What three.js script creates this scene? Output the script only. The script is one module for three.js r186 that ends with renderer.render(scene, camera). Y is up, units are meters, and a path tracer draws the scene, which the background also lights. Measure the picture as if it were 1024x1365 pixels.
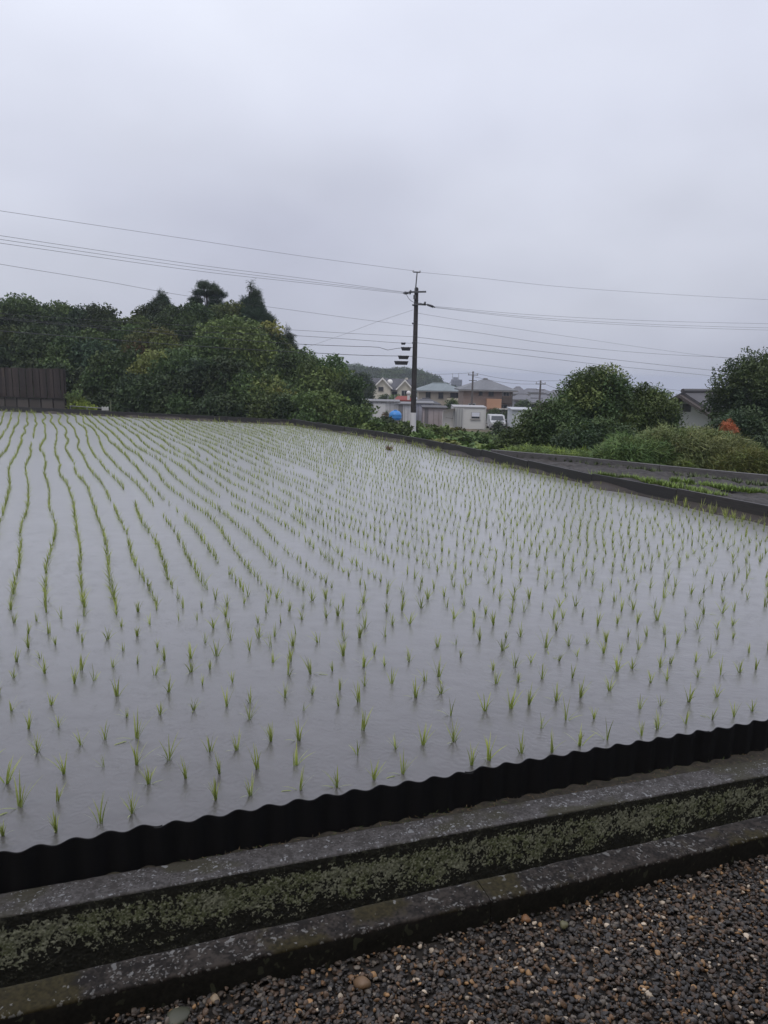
import * as THREE from 'three';
import { mergeGeometries } from 'three/addons/utils/BufferGeometryUtils.js';

// ---------------------------------------------------------------- camera, sky, sun, exposure
const scene = new THREE.Scene();
const EYE = 2.2, PITCH = THREE.MathUtils.degToRad(10.6), ROLL = THREE.MathUtils.degToRad(1.3), FPX = 986;
const camera = new THREE.PerspectiveCamera(2 * Math.atan(682.5 / FPX) * 180 / Math.PI, 768 / 1024, 0.1, 4000);
camera.rotation.order = 'YXZ';
camera.position.set(0, EYE, 0);
camera.rotation.set(-PITCH, 0, ROLL);

const renderer = new THREE.WebGLRenderer({ antialias: true });
renderer.setSize(768, 1024);
renderer.toneMapping = THREE.LinearToneMapping;
renderer.toneMappingExposure = 1.0;
renderer.shadowMap.enabled = true;

// seeded random numbers and value noise
function mulberry(a) { return () => { a = (a + 0x6d2b79f5) | 0; let t = Math.imul(a ^ (a >>> 15), 1 | a); t = (t + Math.imul(t ^ (t >>> 7), 61 | t)) ^ t; return ((t ^ (t >>> 14)) >>> 0) / 4294967296; }; }
const hash3 = (x, y, z) => { let h = Math.imul(x, 374761393) + Math.imul(y, 668265263) + Math.imul(z, 1440662683); h = Math.imul(h ^ (h >>> 13), 1274126177); return ((h ^ (h >>> 16)) >>> 0) / 4294967296; };
const fade = (t) => t * t * (3 - 2 * t), mix = (a, b, t) => a + (b - a) * t, clamp = (x, a = 0, b = 1) => Math.min(b, Math.max(a, x));
const sstep = (a, b, x) => fade(clamp((x - a) / (b - a)));
function noise2(x, y, s = 0) {
  const i = Math.floor(x), j = Math.floor(y), u = fade(x - i), v = fade(y - j);
  return mix(mix(hash3(i, j, s), hash3(i + 1, j, s), u), mix(hash3(i, j + 1, s), hash3(i + 1, j + 1, s), u), v);
}
function noise3(x, y, z) {
  const i = Math.floor(x), j = Math.floor(y), k = Math.floor(z), u = fade(x - i), v = fade(y - j), w = fade(z - k);
  const pl = (kk) => mix(mix(hash3(i, j, kk), hash3(i + 1, j, kk), u), mix(hash3(i, j + 1, kk), hash3(i + 1, j + 1, kk), u), v);
  return mix(pl(k), pl(k + 1), w);
}
const fbm2 = (x, y, o = 4, s = 0) => { let a = 0.5, t = 0, n = 0; for (let i = 0; i < o; i++) { t += a * noise2(x, y, s + i * 17); n += a; a *= 0.5; x *= 2.03; y *= 2.03; } return t / n; };
const fbm3 = (x, y, z, o = 4) => { let a = 0.5, t = 0, n = 0; for (let i = 0; i < o; i++) { t += a * noise3(x, y, z); n += a; a *= 0.5; x *= 2.03; y *= 2.03; z *= 2.03; } return t / n; };

{ // overcast sky: brighter towards the zenith, soft cloud mottling everywhere
  const W = 1024, Hh = 512, data = new Float32Array(W * Hh * 4);
  for (let j = 0; j < Hh; j++) for (let i = 0; i < W; i++) {
    const el = ((j + 0.5) / Hh - 0.5) * Math.PI, az = ((i + 0.5) / W - 0.5) * 2 * Math.PI;
    const y = Math.sin(el), c = Math.cos(el), dx = c * Math.cos(az), dz = c * Math.sin(az), e = Math.max(y, 0);
    const k = 1 / (e + 0.32), px = dx * k, pz = dz * k;                                   // a flat cloud deck seen from below
    const big = fbm3(px * 1.1 + 7.3, 4.1, pz * 1.1 + 2.2, 4) - 0.5, fine = fbm3(px * 3.4 + 1.7, 9.2, pz * 3.4, 4) - 0.5;
    const L = (0.50 + 0.66 * Math.pow(e, 0.95)) * (1 + 0.36 * big + 0.16 * fine);
    const w = clamp(0.5 + big * 1.6);
    const o = (j * W + i) * 4;
    data[o] = L * mix(0.94, 0.965, w); data[o + 1] = L * mix(0.985, 1.01, w); data[o + 2] = L * mix(1.19, 1.155, w); data[o + 3] = 1;
  }
  const t = new THREE.DataTexture(data, W, Hh, THREE.RGBAFormat, THREE.FloatType);
  t.mapping = THREE.EquirectangularReflectionMapping; t.magFilter = THREE.LinearFilter; t.minFilter = THREE.LinearFilter; t.colorSpace = THREE.LinearSRGBColorSpace; t.needsUpdate = true;
  scene.background = t; scene.environment = t;
}
const sun = new THREE.DirectionalLight(0xfff4e6, 1.1);
sun.position.set(-14, 62, 4); sun.target.position.set(0, 0, -25);
sun.castShadow = true; sun.shadow.radius = 45; sun.shadow.mapSize.set(2048, 2048);
Object.assign(sun.shadow.camera, { left: -70, right: 70, top: 70, bottom: -70, near: 1, far: 200 });
scene.add(sun, sun.target);
scene.fog = new THREE.FogExp2(0xc3c9d6, 0.0006);

// ---------------------------------------------------------------- helpers
const used = {};
const numbered = (n) => { const k = used[n] = (used[n] ?? -1) + 1; return k ? `${n}_${String(k).padStart(3, '0')}` : n; };
function tag(o, label, category, group) { o.userData.label = label; o.userData.category = category; if (group) o.userData.group = group; return o; }
function thing(name, label, category, [x, y, z], turn = 0, group) {
  const o = new THREE.Group(); o.name = numbered(name); o.position.set(x, y, z); o.rotation.y = turn; scene.add(o);
  return tag(o, label, category, group);
}
function part(name, geos, m, parent) {
  const list = [].concat(geos), g = list.length > 1 ? mergeGeometries(list.map((q) => { const c = q.index ? q.toNonIndexed() : q; for (const k of Object.keys(c.attributes)) if (!['position', 'normal', 'uv'].includes(k)) c.deleteAttribute(k); return c; })) : list[0];
  const o = new THREE.Mesh(g, m); o.name = parent === scene ? numbered(name) : name; o.castShadow = o.receiveShadow = true; parent.add(o); return o;
}
function structure(name, geos, m) { const o = part(name, geos, m, scene); o.userData.kind = 'structure'; return o; }
// a point of the place from a sight line of the survey (1024 x 1365 frame), at a depth or on a level
function sight(px, py) {
  const x = (px - 512) / FPX, y = -(py - 682.5) / FPX, c = Math.cos(ROLL), s = Math.sin(ROLL), a = x * c - y * s, b = x * s + y * c;
  return [a, b * Math.cos(PITCH) - Math.sin(PITCH), -(Math.cos(PITCH) + b * Math.sin(PITCH))];
}
function at(px, py, depth) { const d = sight(px, py), t = depth / -d[2]; return new THREE.Vector3(d[0] * t, EYE + d[1] * t, -depth); }
function level(px, py, Y = 0) { const d = sight(px, py), t = (Y - EYE) / d[1]; return new THREE.Vector3(d[0] * t, Y, d[2] * t); }
const V = (x, y, z) => new THREE.Vector3(x, y, z);
function box(w, h, d, x = 0, y = 0, z = 0, ry = 0) { const g = new THREE.BoxGeometry(w, h, d); if (ry) g.rotateY(ry); g.translate(x, y, z); return g; }   // y is the base
const bx = (w, h, d, x = 0, y = 0, z = 0) => box(w, h, d, x, y + h / 2, z);
function rod(a, b, r0, r1 = r0, seg = 8) {
  const d = b.clone().sub(a), g = new THREE.CylinderGeometry(r1, r0, d.length(), seg, 1);
  g.translate(0, d.length() / 2, 0); g.applyQuaternion(new THREE.Quaternion().setFromUnitVectors(V(0, 1, 0), d.normalize())); g.translate(a.x, a.y, a.z); return g;
}
function polyGeo(verts, faces) {            // flat-shaded solid from vertices and polygons
  const p = [], uv = [];
  for (const f of faces) for (let i = 1; i < f.length - 1; i++) for (const k of [f[0], f[i], f[i + 1]]) { p.push(...verts[k]); uv.push(verts[k][0] + verts[k][2] * 0.37, verts[k][1] + verts[k][2] * 0.6); }
  const g = new THREE.BufferGeometry(); g.setAttribute('position', new THREE.Float32BufferAttribute(p, 3)); g.setAttribute('uv', new THREE.Float32BufferAttribute(uv, 2)); g.computeVertexNormals(); return g;
}
const RGB = (r, g, b) => new THREE.Color().setRGB(r, g, b);
function mat(r, g, b, rough = 0.8, extra = {}) { const m = new THREE.MeshStandardMaterial({ roughness: rough, side: THREE.DoubleSide, ...extra }); m.color.setRGB(r, g, b); return m; }
function texture(w, h, fn, { srgb = true, repeat = THREE.RepeatWrapping } = {}) {   // fn gives linear rgb (or one grey value)
  const d = new Uint8Array(w * h * 4), enc = (v) => srgb ? (v <= 0.0031308 ? v * 12.92 : 1.055 * Math.pow(v, 1 / 2.4) - 0.055) : v;
  for (let j = 0; j < h; j++) for (let i = 0; i < w; i++) {
    const c = fn(i / w, j / h, i, j), o = (j * w + i) * 4, t = typeof c === 'number';
    for (let k = 0; k < 3; k++) d[o + k] = 255 * clamp(enc(clamp(t ? c : c[k])));
    d[o + 3] = 255;
  }
  const t = new THREE.DataTexture(d, w, h); t.wrapS = t.wrapT = repeat; t.magFilter = THREE.LinearFilter; t.minFilter = THREE.LinearMipmapLinearFilter; t.generateMipmaps = true;
  if (srgb) t.colorSpace = THREE.SRGBColorSpace; t.needsUpdate = true; return t;
}
const mix3 = (a, b, t) => [mix(a[0], b[0], t), mix(a[1], b[1], t), mix(a[2], b[2], t)];

// ---------------------------------------------------------------- the lie of the land
// u runs along the near wall (to the right), n runs away from the viewer, square to it
const U = [0.94055, -0.33964], N = [-0.33964, -0.94055];
const un = (s, n, y = 0) => V(U[0] * s + N[0] * n, y, U[1] * s + N[1] * n);
const nOf = (x, z) => x * N[0] + z * N[1], sOf = (x, z) => x * U[0] + z * U[1];
const SHEET_N = 3.31;
const field = [[-14.3, 1.64], [-36, -42], [-18.69, -35.99], [-3.88, -30.85], [0.86, -23.68], [3.4, -17.5], [5.3, -13.25], [6.12, -11.57], [8.19, -6.47]];
function inField(x, z) { let c = false; for (let i = 0, j = field.length - 1; i < field.length; j = i++) { const [xi, zi] = field[i], [xj, zj] = field[j]; if ((zi > z) !== (zj > z) && x < (xj - xi) * (z - zi) / (zj - zi) + xi) c = !c; } return c; }
function edgeDist(x, z) { let m = 1e9; for (let i = 0, j = field.length - 1; i < field.length; j = i++) { const [ax, az] = field[j], [bx_, bz] = field[i], dx = bx_ - ax, dz = bz - az, t = clamp(((x - ax) * dx + (z - az) * dz) / (dx * dx + dz * dz)); m = Math.min(m, Math.hypot(x - ax - dx * t, z - az - dz * t)); } return m; }
const LAND = [[0, -0.1], [18, -0.1], [24, -0.8], [32, -2.0], [45, -2.7], [85, -3.75], [140, -4.7], [220, -6], [420, -13], [900, -30], [3000, -95]];
function land(x, z) {
  const d = -z; let h = LAND[0][1];
  for (let i = 1; i < LAND.length; i++) if (d > LAND[i - 1][0]) h = mix(LAND[i - 1][1], LAND[i][1], clamp((d - LAND[i - 1][0]) / (LAND[i][0] - LAND[i - 1][0])));
  const wood = sstep(0, -9, x + Math.max(0, d - 32) * 0.12);
  h = mix(h, mix(-0.35, -1.2, sstep(36, 70, d)), wood);
  h += (fbm2(x * 0.15, z * 0.15, 3, 5) - 0.5) * 0.5 * sstep(20, 40, d);
  const e = edgeDist(x, z);
  if (inField(x, z)) return -0.35;
  h = mix(-0.3, h, sstep(0.1, 2.2, e));
  if (nOf(x, z) < 3.5) h = Math.min(h, -1.0);
  return h;
}
{
  const line = (a, b, near, far, c) => { const v = []; let x = c, s = near; while (x < b) { v.push(x); x += s; s = Math.min(far, s * 1.06); } v.push(b); x = c - near; s = near; while (x > a) { v.unshift(x); x -= s; s = Math.min(far, s * 1.06); } v.unshift(a); return v; };
  const xs = line(-1500, 1500, 0.8, 90, 0), zs = line(-2500, 300, 0.8, 90, -25), p = [], col = [], idx = [], uv = [];
  for (const z of zs) for (const x of xs) {
    p.push(x, land(x, z), z); uv.push(x, z);
    const d = -z, dry = sstep(0.5, 0.75, fbm2(x * 0.2, z * 0.2, 4, 30)), bare = sstep(0.55, 0.7, fbm2(x * 0.05, z * 0.05, 3, 31));
    const c = mix3(mix3([0.055, 0.070, 0.028], [0.10, 0.085, 0.045], dry), [0.11, 0.075, 0.05], bare * 0.7), j = 0.8 + 0.4 * hash3(Math.round(x * 7), Math.round(z * 7), 3);
    col.push(c[0] * j, c[1] * j, c[2] * j);
  }
  for (let j = 0; j < zs.length - 1; j++) for (let i = 0; i < xs.length - 1; i++) { const a = j * xs.length + i, b = a + 1, c = a + xs.length, d = c + 1; idx.push(a, c, b, b, c, d); }
  const g = new THREE.BufferGeometry(); g.setAttribute('position', new THREE.Float32BufferAttribute(p, 3)); g.setAttribute('color', new THREE.Float32BufferAttribute(col, 3)); g.setAttribute('uv', new THREE.Float32BufferAttribute(uv, 2)); g.setIndex(idx); g.computeVertexNormals();
  structure('ground', g, mat(1, 1, 1, 0.95, { vertexColors: true }));
}

// ---------------------------------------------------------------- paddy water
{
  const SZ = 1024, TILE = 3, h = new Float32Array(SZ * SZ), R = mulberry(11);
  for (let k = 0; k < 900; k++) {          // rings left by rain drops, in all stages of spreading
    const cx = R() * SZ, cy = R() * SZ, rad = (0.015 + 0.09 * R() * R()) * SZ / TILE, wl = (0.026 + 0.024 * R()) * SZ / TILE, wid = wl * (0.7 + 0.9 * R()), amp = 0.9 * (0.35 + R()) / (1 + rad / 18), m = Math.ceil(rad + wid * 2.5);
    for (let y = -m; y <= m; y++) for (let x = -m; x <= m; x++) {
      const r = Math.hypot(x, y), q = (r - rad) / wid; if (q * q > 6) continue;
      h[((Math.round(cy) + y + SZ) % SZ) * SZ + (Math.round(cx) + x + SZ) % SZ] += amp * Math.exp(-q * q) * Math.cos((r - rad) * 6.283 / wl);
    }
  }
  const per = (x, y, n, s) => { const i = Math.floor(x), j = Math.floor(y), u = fade(x - i), v = fade(y - j), w = (a) => ((a % n) + n) % n; return mix(mix(hash3(w(i), w(j), s), hash3(w(i + 1), w(j), s), u), mix(hash3(w(i), w(j + 1), s), hash3(w(i + 1), w(j + 1), s), u), v) - 0.5; };
  const bump = texture(SZ, SZ, (u, v, i, j) => clamp(0.5 + 0.16 * h[j * SZ + i] + 0.10 * per(u * 60, v * 90, 1e6, 1) * 0 + 0.30 * per(u * 48, v * 48, 48, 2) + 0.16 * per(u * 110, v * 110, 110, 3) + 0.22 * per(u * 14, v * 14, 14, 4)), { srgb: false });
  bump.repeat.set(1 / TILE, 1 / TILE);
  const silt = texture(512, 512, (u, v) => { const a = per(u * 6, v * 6, 6, 8) + 0.5 * per(u * 19, v * 19, 19, 9) + 0.35 * per(u * 60, v * 60, 60, 10); const t = clamp(0.5 + a * 0.7); return mix3([0.034, 0.030, 0.031], [0.052, 0.046, 0.048], t); });
  silt.repeat.set(1 / 7, 1 / 7);
  // the surface is a fan of fine cells, closest where the ripples can be seen, lifted by the rain rings and by small wind waves
  const ring = (x, z) => { const fx = ((x / TILE % 1) + 1) % 1 * SZ, fy = ((z / TILE % 1) + 1) % 1 * SZ, i = Math.floor(fx), j = Math.floor(fy), u = fx - i, v = fy - j, q = (a, b) => h[((j + b) % SZ) * SZ + (i + a) % SZ]; return mix(mix(q(0, 0), q(1, 0), u), mix(q(0, 1), q(1, 1), u), v); };
  const azs = []; for (let az = -88; az <= 62; az += Math.abs(az) < 34 ? 0.16 : 1.2) azs.push(az * Math.PI / 180);
  const M = 520, p = [], uv = [], idx = [];
  for (const az of azs) {
    const dx = Math.sin(az), dz = -Math.cos(az), r0 = (SHEET_N + 0.028) / nOf(dx, dz); let r1 = 1e9;
    for (let i = 0, j = field.length - 1; i < field.length; j = i++) { const [ax, az2] = field[j], ex = field[i][0] - ax, ez = field[i][1] - az2, den = dx * ez - dz * ex; if (Math.abs(den) < 1e-9) continue; const r = (ax * ez - az2 * ex) / den, t = (ax * dz - az2 * dx) / den; if (t >= -1e-6 && t <= 1 + 1e-6 && r > r0 + 0.3 && r < r1) r1 = r; }
    if (r1 > 100) r1 = r0 + 0.01;
    for (let k = 0; k <= M; k++) {
      const r = r0 * Math.pow(r1 / r0, k / M), x = dx * r, z = dz * r, cell = Math.max(r * 0.0028, r * Math.log(r1 / r0) / M), f1 = clamp(0.011 / cell), f2 = clamp(0.03 / cell);
      p.push(x, f1 * f1 * 0.00085 * ring(x, z) + f1 * 0.0011 * (noise2(x * 19, z * 30, 71) - 0.5) + f2 * 0.0022 * (noise2(x * 6, z * 9, 72) - 0.5), z); uv.push(x * 0.97 + z * 0.24, z * 0.97 - x * 0.24);
    }
  }
  for (let i = 0; i < azs.length - 1; i++) for (let k = 0; k < M; k++) { const a = i * (M + 1) + k, b = a + 1, c = a + M + 1, d = c + 1; idx.push(a, c, b, b, c, d); }
  const g = new THREE.BufferGeometry(); g.setAttribute('position', new THREE.Float32BufferAttribute(p, 3)); g.setAttribute('uv', new THREE.Float32BufferAttribute(uv, 2)); g.setIndex(idx); g.computeVertexNormals();
  const m = new THREE.MeshPhysicalMaterial({ map: silt, roughness: 0.2, ior: 1.3, clearcoat: 1, sheen: 1, sheenRoughness: 0.95, sheenColor: new THREE.Color(1, 1, 1), clearcoatRoughness: 0.3, bumpMap: bump, bumpScale: 0.009, side: THREE.DoubleSide });
  structure('paddy_water', g, m);
}

// ---------------------------------------------------------------- near side: gravel yard, kerb, ditch, mossy wall, corrugated edging
const YARD = 0.31, KERB = 0.405, WALL = -0.1;
const kerbFar = (s) => 2.132 - 0.006 * s, wallFront = (s) => 3.122 - 0.0265 * s;
const lichen = (s, t, dens) => {         // small crusts with hard outlines
  let v = 0;
  for (const [f, k, th] of [[48, 1, 0.78], [95, 2, 0.72], [27, 5, 0.93]]) { const x = s * f + 0.9 * noise2(s * f * 1.7, t * f * 1.7, 70), y = t * f + 0.9 * noise2(s * f * 1.7, t * f * 1.7, 71), i = Math.floor(x), j = Math.floor(y); const r = hash3(i, j, 90 + k); if (r > th + (1 - th) * (1 - dens)) { const cx = i + 0.3 + 0.4 * hash3(i, j, 91), cy = j + 0.3 + 0.4 * hash3(i, j, 92); if (Math.hypot(x - cx, y - cy) < 0.14 + 0.24 * hash3(i, j, 93)) v = Math.max(v, 0.5 + 0.5 * hash3(i, j, 94)); } }
  return v;
};
function sweep(s0, s1, ds, profile, Tmap, disp) {          // profile: list of [n, y, t] from back to front; t is the distance along it
  const p = [], uv = [], idx = [], M = profile.length, cnt = Math.round((s1 - s0) / ds);
  for (let i = 0; i <= cnt; i++) {
    const s = s0 + (s1 - s0) * i / cnt;
    for (const [nf, y, t, dn, dy] of profile) {
      const q = (fbm2(s * 14, t * 14, 4, 40) - 0.5) * disp + (fbm2(s * 60, t * 60, 2, 44) - 0.5) * disp * 0.35, a = un(s, nf(s) + dn * q, y + dy * q); p.push(a.x, a.y, a.z); uv.push(...Tmap(s, t));
    }
  }
  for (let i = 0; i < cnt; i++) for (let k = 0; k < M - 1; k++) { const a = i * M + k, b = a + 1, c = a + M, d = c + 1; idx.push(a, b, c, b, d, c); }
  const g = new THREE.BufferGeometry(); g.setAttribute('position', new THREE.Float32BufferAttribute(p, 3)); g.setAttribute('uv', new THREE.Float32BufferAttribute(uv, 2)); g.setIndex(idx); g.computeVertexNormals(); return g;
}
function blockProfile(front, thick, top, backBottom, bottom, step) {     // up the back, over a rounded arris, down the front
  const L = []; let t = 0; const put = (off, y, dn, dy) => { if (L.length) t += Math.hypot(off - L.at(-1)._o, y - L.at(-1)[1]); const e = [(s) => front(s) + off, y, t, dn, dy]; e._o = off; L.push(e); };
  for (let y = backBottom; y < top - 0.02; y += step * 3) put(thick, y, 1, 0);
  put(thick, top - 0.008, 1, 0); put(thick - 0.003, top - 0.002, 0.7, 0.7);
  for (let o = thick - 0.016; o > 0.018; o -= step) put(o, top, 0, 1);
  put(0.010, top, 0, 1); put(0.003, top - 0.002, -0.6, 0.7); put(0, top - 0.008, -1, 0.3);
  for (let y = top - 0.03; y > bottom; y -= step) put(0, y, -1, 0);
  put(0, bottom, -1, 0);
  return L;
}
{
  // retaining wall with a crust of moss and lichen on its face
  const prof = blockProfile(wallFront, 0.157, WALL, -0.5, -0.75, 0.013), tTop0 = prof.findIndex((e) => e[1] > WALL - 0.006), t0 = prof[tTop0][2], tFront = prof.find((e) => e._o === 0)[2], tEnd = prof.at(-1)[2];
  const S0 = -0.9, S1 = 4.1;
  const wallColour = (u, v) => {
    const s = mix(S0, S1, u), t = v * tEnd, grain = fbm2(s * 120, t * 120, 2, 60), patch = fbm2(s * 3.2, t * 5, 4, 61), fine = fbm2(s * 30, t * 30, 3, 62);
    if (t < tFront) {                    // coping: wet dark grey, damp brown films, pale specks
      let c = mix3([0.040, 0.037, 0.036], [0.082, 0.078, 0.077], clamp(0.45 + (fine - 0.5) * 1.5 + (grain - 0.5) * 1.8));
      c = mix3(c, [0.040, 0.038, 0.024], sstep(0.52, 0.68, patch) * 0.8);
      const l = lichen(s, t, 0.35 + 0.65 * sstep(0.42, 0.62, fbm2(s * 5, t * 9, 3, 66)));
      return l ? mix3(c, [0.24, 0.25, 0.26], l * 0.8) : c;
    }
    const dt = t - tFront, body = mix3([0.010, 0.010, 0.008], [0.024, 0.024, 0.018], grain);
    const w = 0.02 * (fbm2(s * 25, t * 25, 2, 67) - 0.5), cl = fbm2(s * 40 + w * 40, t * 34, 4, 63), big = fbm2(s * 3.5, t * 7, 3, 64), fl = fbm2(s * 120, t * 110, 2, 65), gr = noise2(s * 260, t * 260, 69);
    const band = sstep(0.0, 0.05, dt - 0.018 - 0.04 * (big - 0.3)) * (1 - sstep(0.13, 0.27, dt + 0.2 * (0.5 - big)));   // the crust thins out close under the top edge and towards the bottom
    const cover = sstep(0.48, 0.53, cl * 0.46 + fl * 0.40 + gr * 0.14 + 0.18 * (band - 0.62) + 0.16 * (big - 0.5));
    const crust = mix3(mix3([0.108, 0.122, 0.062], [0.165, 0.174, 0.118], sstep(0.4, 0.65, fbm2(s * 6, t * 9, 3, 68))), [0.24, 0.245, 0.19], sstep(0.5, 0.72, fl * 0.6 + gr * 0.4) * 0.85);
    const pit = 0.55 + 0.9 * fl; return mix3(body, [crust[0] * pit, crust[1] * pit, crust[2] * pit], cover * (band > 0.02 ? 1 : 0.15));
  };
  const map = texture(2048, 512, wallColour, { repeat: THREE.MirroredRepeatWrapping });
  const relief = texture(2048, 512, (u, v) => { const s = mix(S0, S1, u), t = v * tEnd; return t < tFront ? 0.25 + 0.25 * fbm2(s * 90, t * 90, 3, 60) : 0.2 + 0.8 * clamp(fbm2(s * 40, t * 34, 4, 63) * 0.62 + fbm2(s * 110, t * 90, 2, 65) * 0.5 - 0.1); }, { srgb: false, repeat: THREE.MirroredRepeatWrapping });
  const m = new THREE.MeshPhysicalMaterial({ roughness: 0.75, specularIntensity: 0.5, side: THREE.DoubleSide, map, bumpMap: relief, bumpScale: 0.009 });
  const w = thing('retaining_wall', 'low dark concrete retaining wall crusted with grey green moss beside the ditch', 'wall', [0, 0, 0]);
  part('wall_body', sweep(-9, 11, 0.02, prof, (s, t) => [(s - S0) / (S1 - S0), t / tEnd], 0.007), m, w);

  // kerb beyond which the ditch drops
  const kFront = (s) => kerbFar(s) - 0.116, kp = blockProfile(kFront, 0.116, KERB, -0.4, 0.1, 0.013), kF = kp.find((e) => e._o === 0)[2], kEnd = kp.at(-1)[2], K0 = -0.8, K1 = 3.3;
  const kt0 = kp.find((e) => e[1] > KERB - 0.006)[2];
  const kmap = texture(2048, 512, (u, v) => {
    const s = mix(K0, K1, u), t = v * kEnd, grain = fbm2(s * 120, t * 120, 2, 160), fine = fbm2(s * 26, t * 26, 4, 162), patch = fbm2(s * 4, t * 6, 4, 161);
    if (t < kF) {
      let c = mix3([0.010, 0.0085, 0.007], [0.037, 0.031, 0.027], clamp(0.42 + (fine - 0.5) * 2.0 + (grain - 0.5) * 1.8));
      const mossy = clamp(sstep(0.46, 0.62, patch + 0.16 * sstep(1.1, 1.25, s) - 0.05 + 0.30 * (fine - 0.5)));
      c = mix3(c, mix3([0.017, 0.014, 0.005], [0.036, 0.030, 0.010], clamp(0.5 + (grain - 0.5) * 1.6)), mossy * 0.85);
      const l = lichen(s + 9, t + 3, (0.3 + 0.7 * sstep(0.42, 0.6, fbm2(s * 6, t * 14, 3, 166))) * (1 - 0.7 * mossy) + (kF - t < 0.022 ? 0.9 * sstep(0.35, 0.6, fbm2(s * 9, 1, 3, 167)) : 0));
      return l ? mix3(c, [0.17, 0.17, 0.165], l * 0.8) : c;
    }
    let c = mix3([0.009, 0.009, 0.008], [0.022, 0.021, 0.017], grain);
    const l = lichen(s * 0.6 + 21, t * 0.42, 0.4); if (l) c = mix3(c, [0.060, 0.066, 0.042], l * 0.8);
    return c;
  }, { repeat: THREE.MirroredRepeatWrapping });
  const km = new THREE.MeshPhysicalMaterial({ roughness: 0.8, specularIntensity: 0.35, side: THREE.DoubleSide, map: kmap, bumpMap: kmap, bumpScale: 0.006 });
  const kerb = thing('kerb', 'narrow lichen spotted concrete kerb between the gravel yard and the ditch', 'kerb', [0, 0, 0]);
  const joints = [-7, -3.2, -0.95, 1.155, 3.3, 5.6, 9];
  for (let i = 0; i < joints.length - 1; i++) part('block', sweep(joints[i] + 0.0012, joints[i + 1] - 0.0012, 0.02, kp, (s, t) => [(s - K0) / (K1 - K0), t / kEnd], 0.006), km, kerb);

  // ditch floor, soil strip behind the wall, yard slab under the gravel
  const strip = (s0, s1, na, nb, y, name, m, amp = 0, ds = 0.05, dn = 0.05) => {
    const p = [], uv = [], idx = [], ci = Math.round((s1 - s0) / ds);
    const cj = Math.max(1, Math.round((nb(0) - na(0)) / dn));
    for (let i = 0; i <= ci; i++) for (let j = 0; j <= cj; j++) { const s = mix(s0, s1, i / ci), n = mix(na(s), nb(s), j / cj), a = un(s, n, y + amp * (fbm2(s * 9, n * 9, 4, 80) - 0.5)); p.push(a.x, a.y, a.z); uv.push(s, n); }
    for (let i = 0; i < ci; i++) for (let j = 0; j < cj; j++) { const a = i * (cj + 1) + j, b = a + 1, c = a + cj + 1, d = c + 1; idx.push(a, b, c, b, d, c); }
    const g = new THREE.BufferGeometry(); g.setAttribute('position', new THREE.Float32BufferAttribute(p, 3)); g.setAttribute('uv', new THREE.Float32BufferAttribute(uv, 2)); g.setIndex(idx); g.computeVertexNormals(); return structure(name, g, m);
  };
  const soilTex = texture(1024, 1024, (u, v) => { const a = fbm2(u * 70, v * 70, 4, 84), b = fbm2(u * 12, v * 12, 3, 85), k = fbm2(u * 260, v * 260, 2, 86); return mix3(mix3([0.014, 0.012, 0.009], [0.045, 0.038, 0.028], clamp(a * 1.6 - 0.3)), mix3([0.022, 0.028, 0.010], [0.07, 0.06, 0.04], k), sstep(0.5, 0.64, b) * 0.55); });
  soilTex.repeat.set(0.7, 0.7);
  strip(-9, 10, (s) => wallFront(s) + 0.14, () => SHEET_N + 0.12, WALL - 0.028, 'soil_strip', mat(1, 1, 1, 0.85, { map: soilTex, bumpMap: soilTex, bumpScale: 0.01 }), 0.03);
  strip(-9, 11, (s) => kerbFar(s) - 0.06, (s) => wallFront(s) + 0.1, -0.62, 'ditch_floor', mat(0.03, 0.028, 0.022, 0.5), 0.03, 0.2, 0.1);
  const yardTex = texture(512, 512, (u, v) => { const a = fbm2(u * 60, v * 60, 4, 184); return mix3([0.010, 0.009, 0.008], [0.035, 0.03, 0.026], a); });
  yardTex.repeat.set(1, 1);
  strip(-60, 60, () => -60, (s) => kFront(s) + 0.04, YARD - 0.012, 'yard_ground', mat(1, 1, 1, 0.9, { map: yardTex, bumpMap: yardTex, bumpScale: 0.006 }), 0, 1, 1);
}
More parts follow.
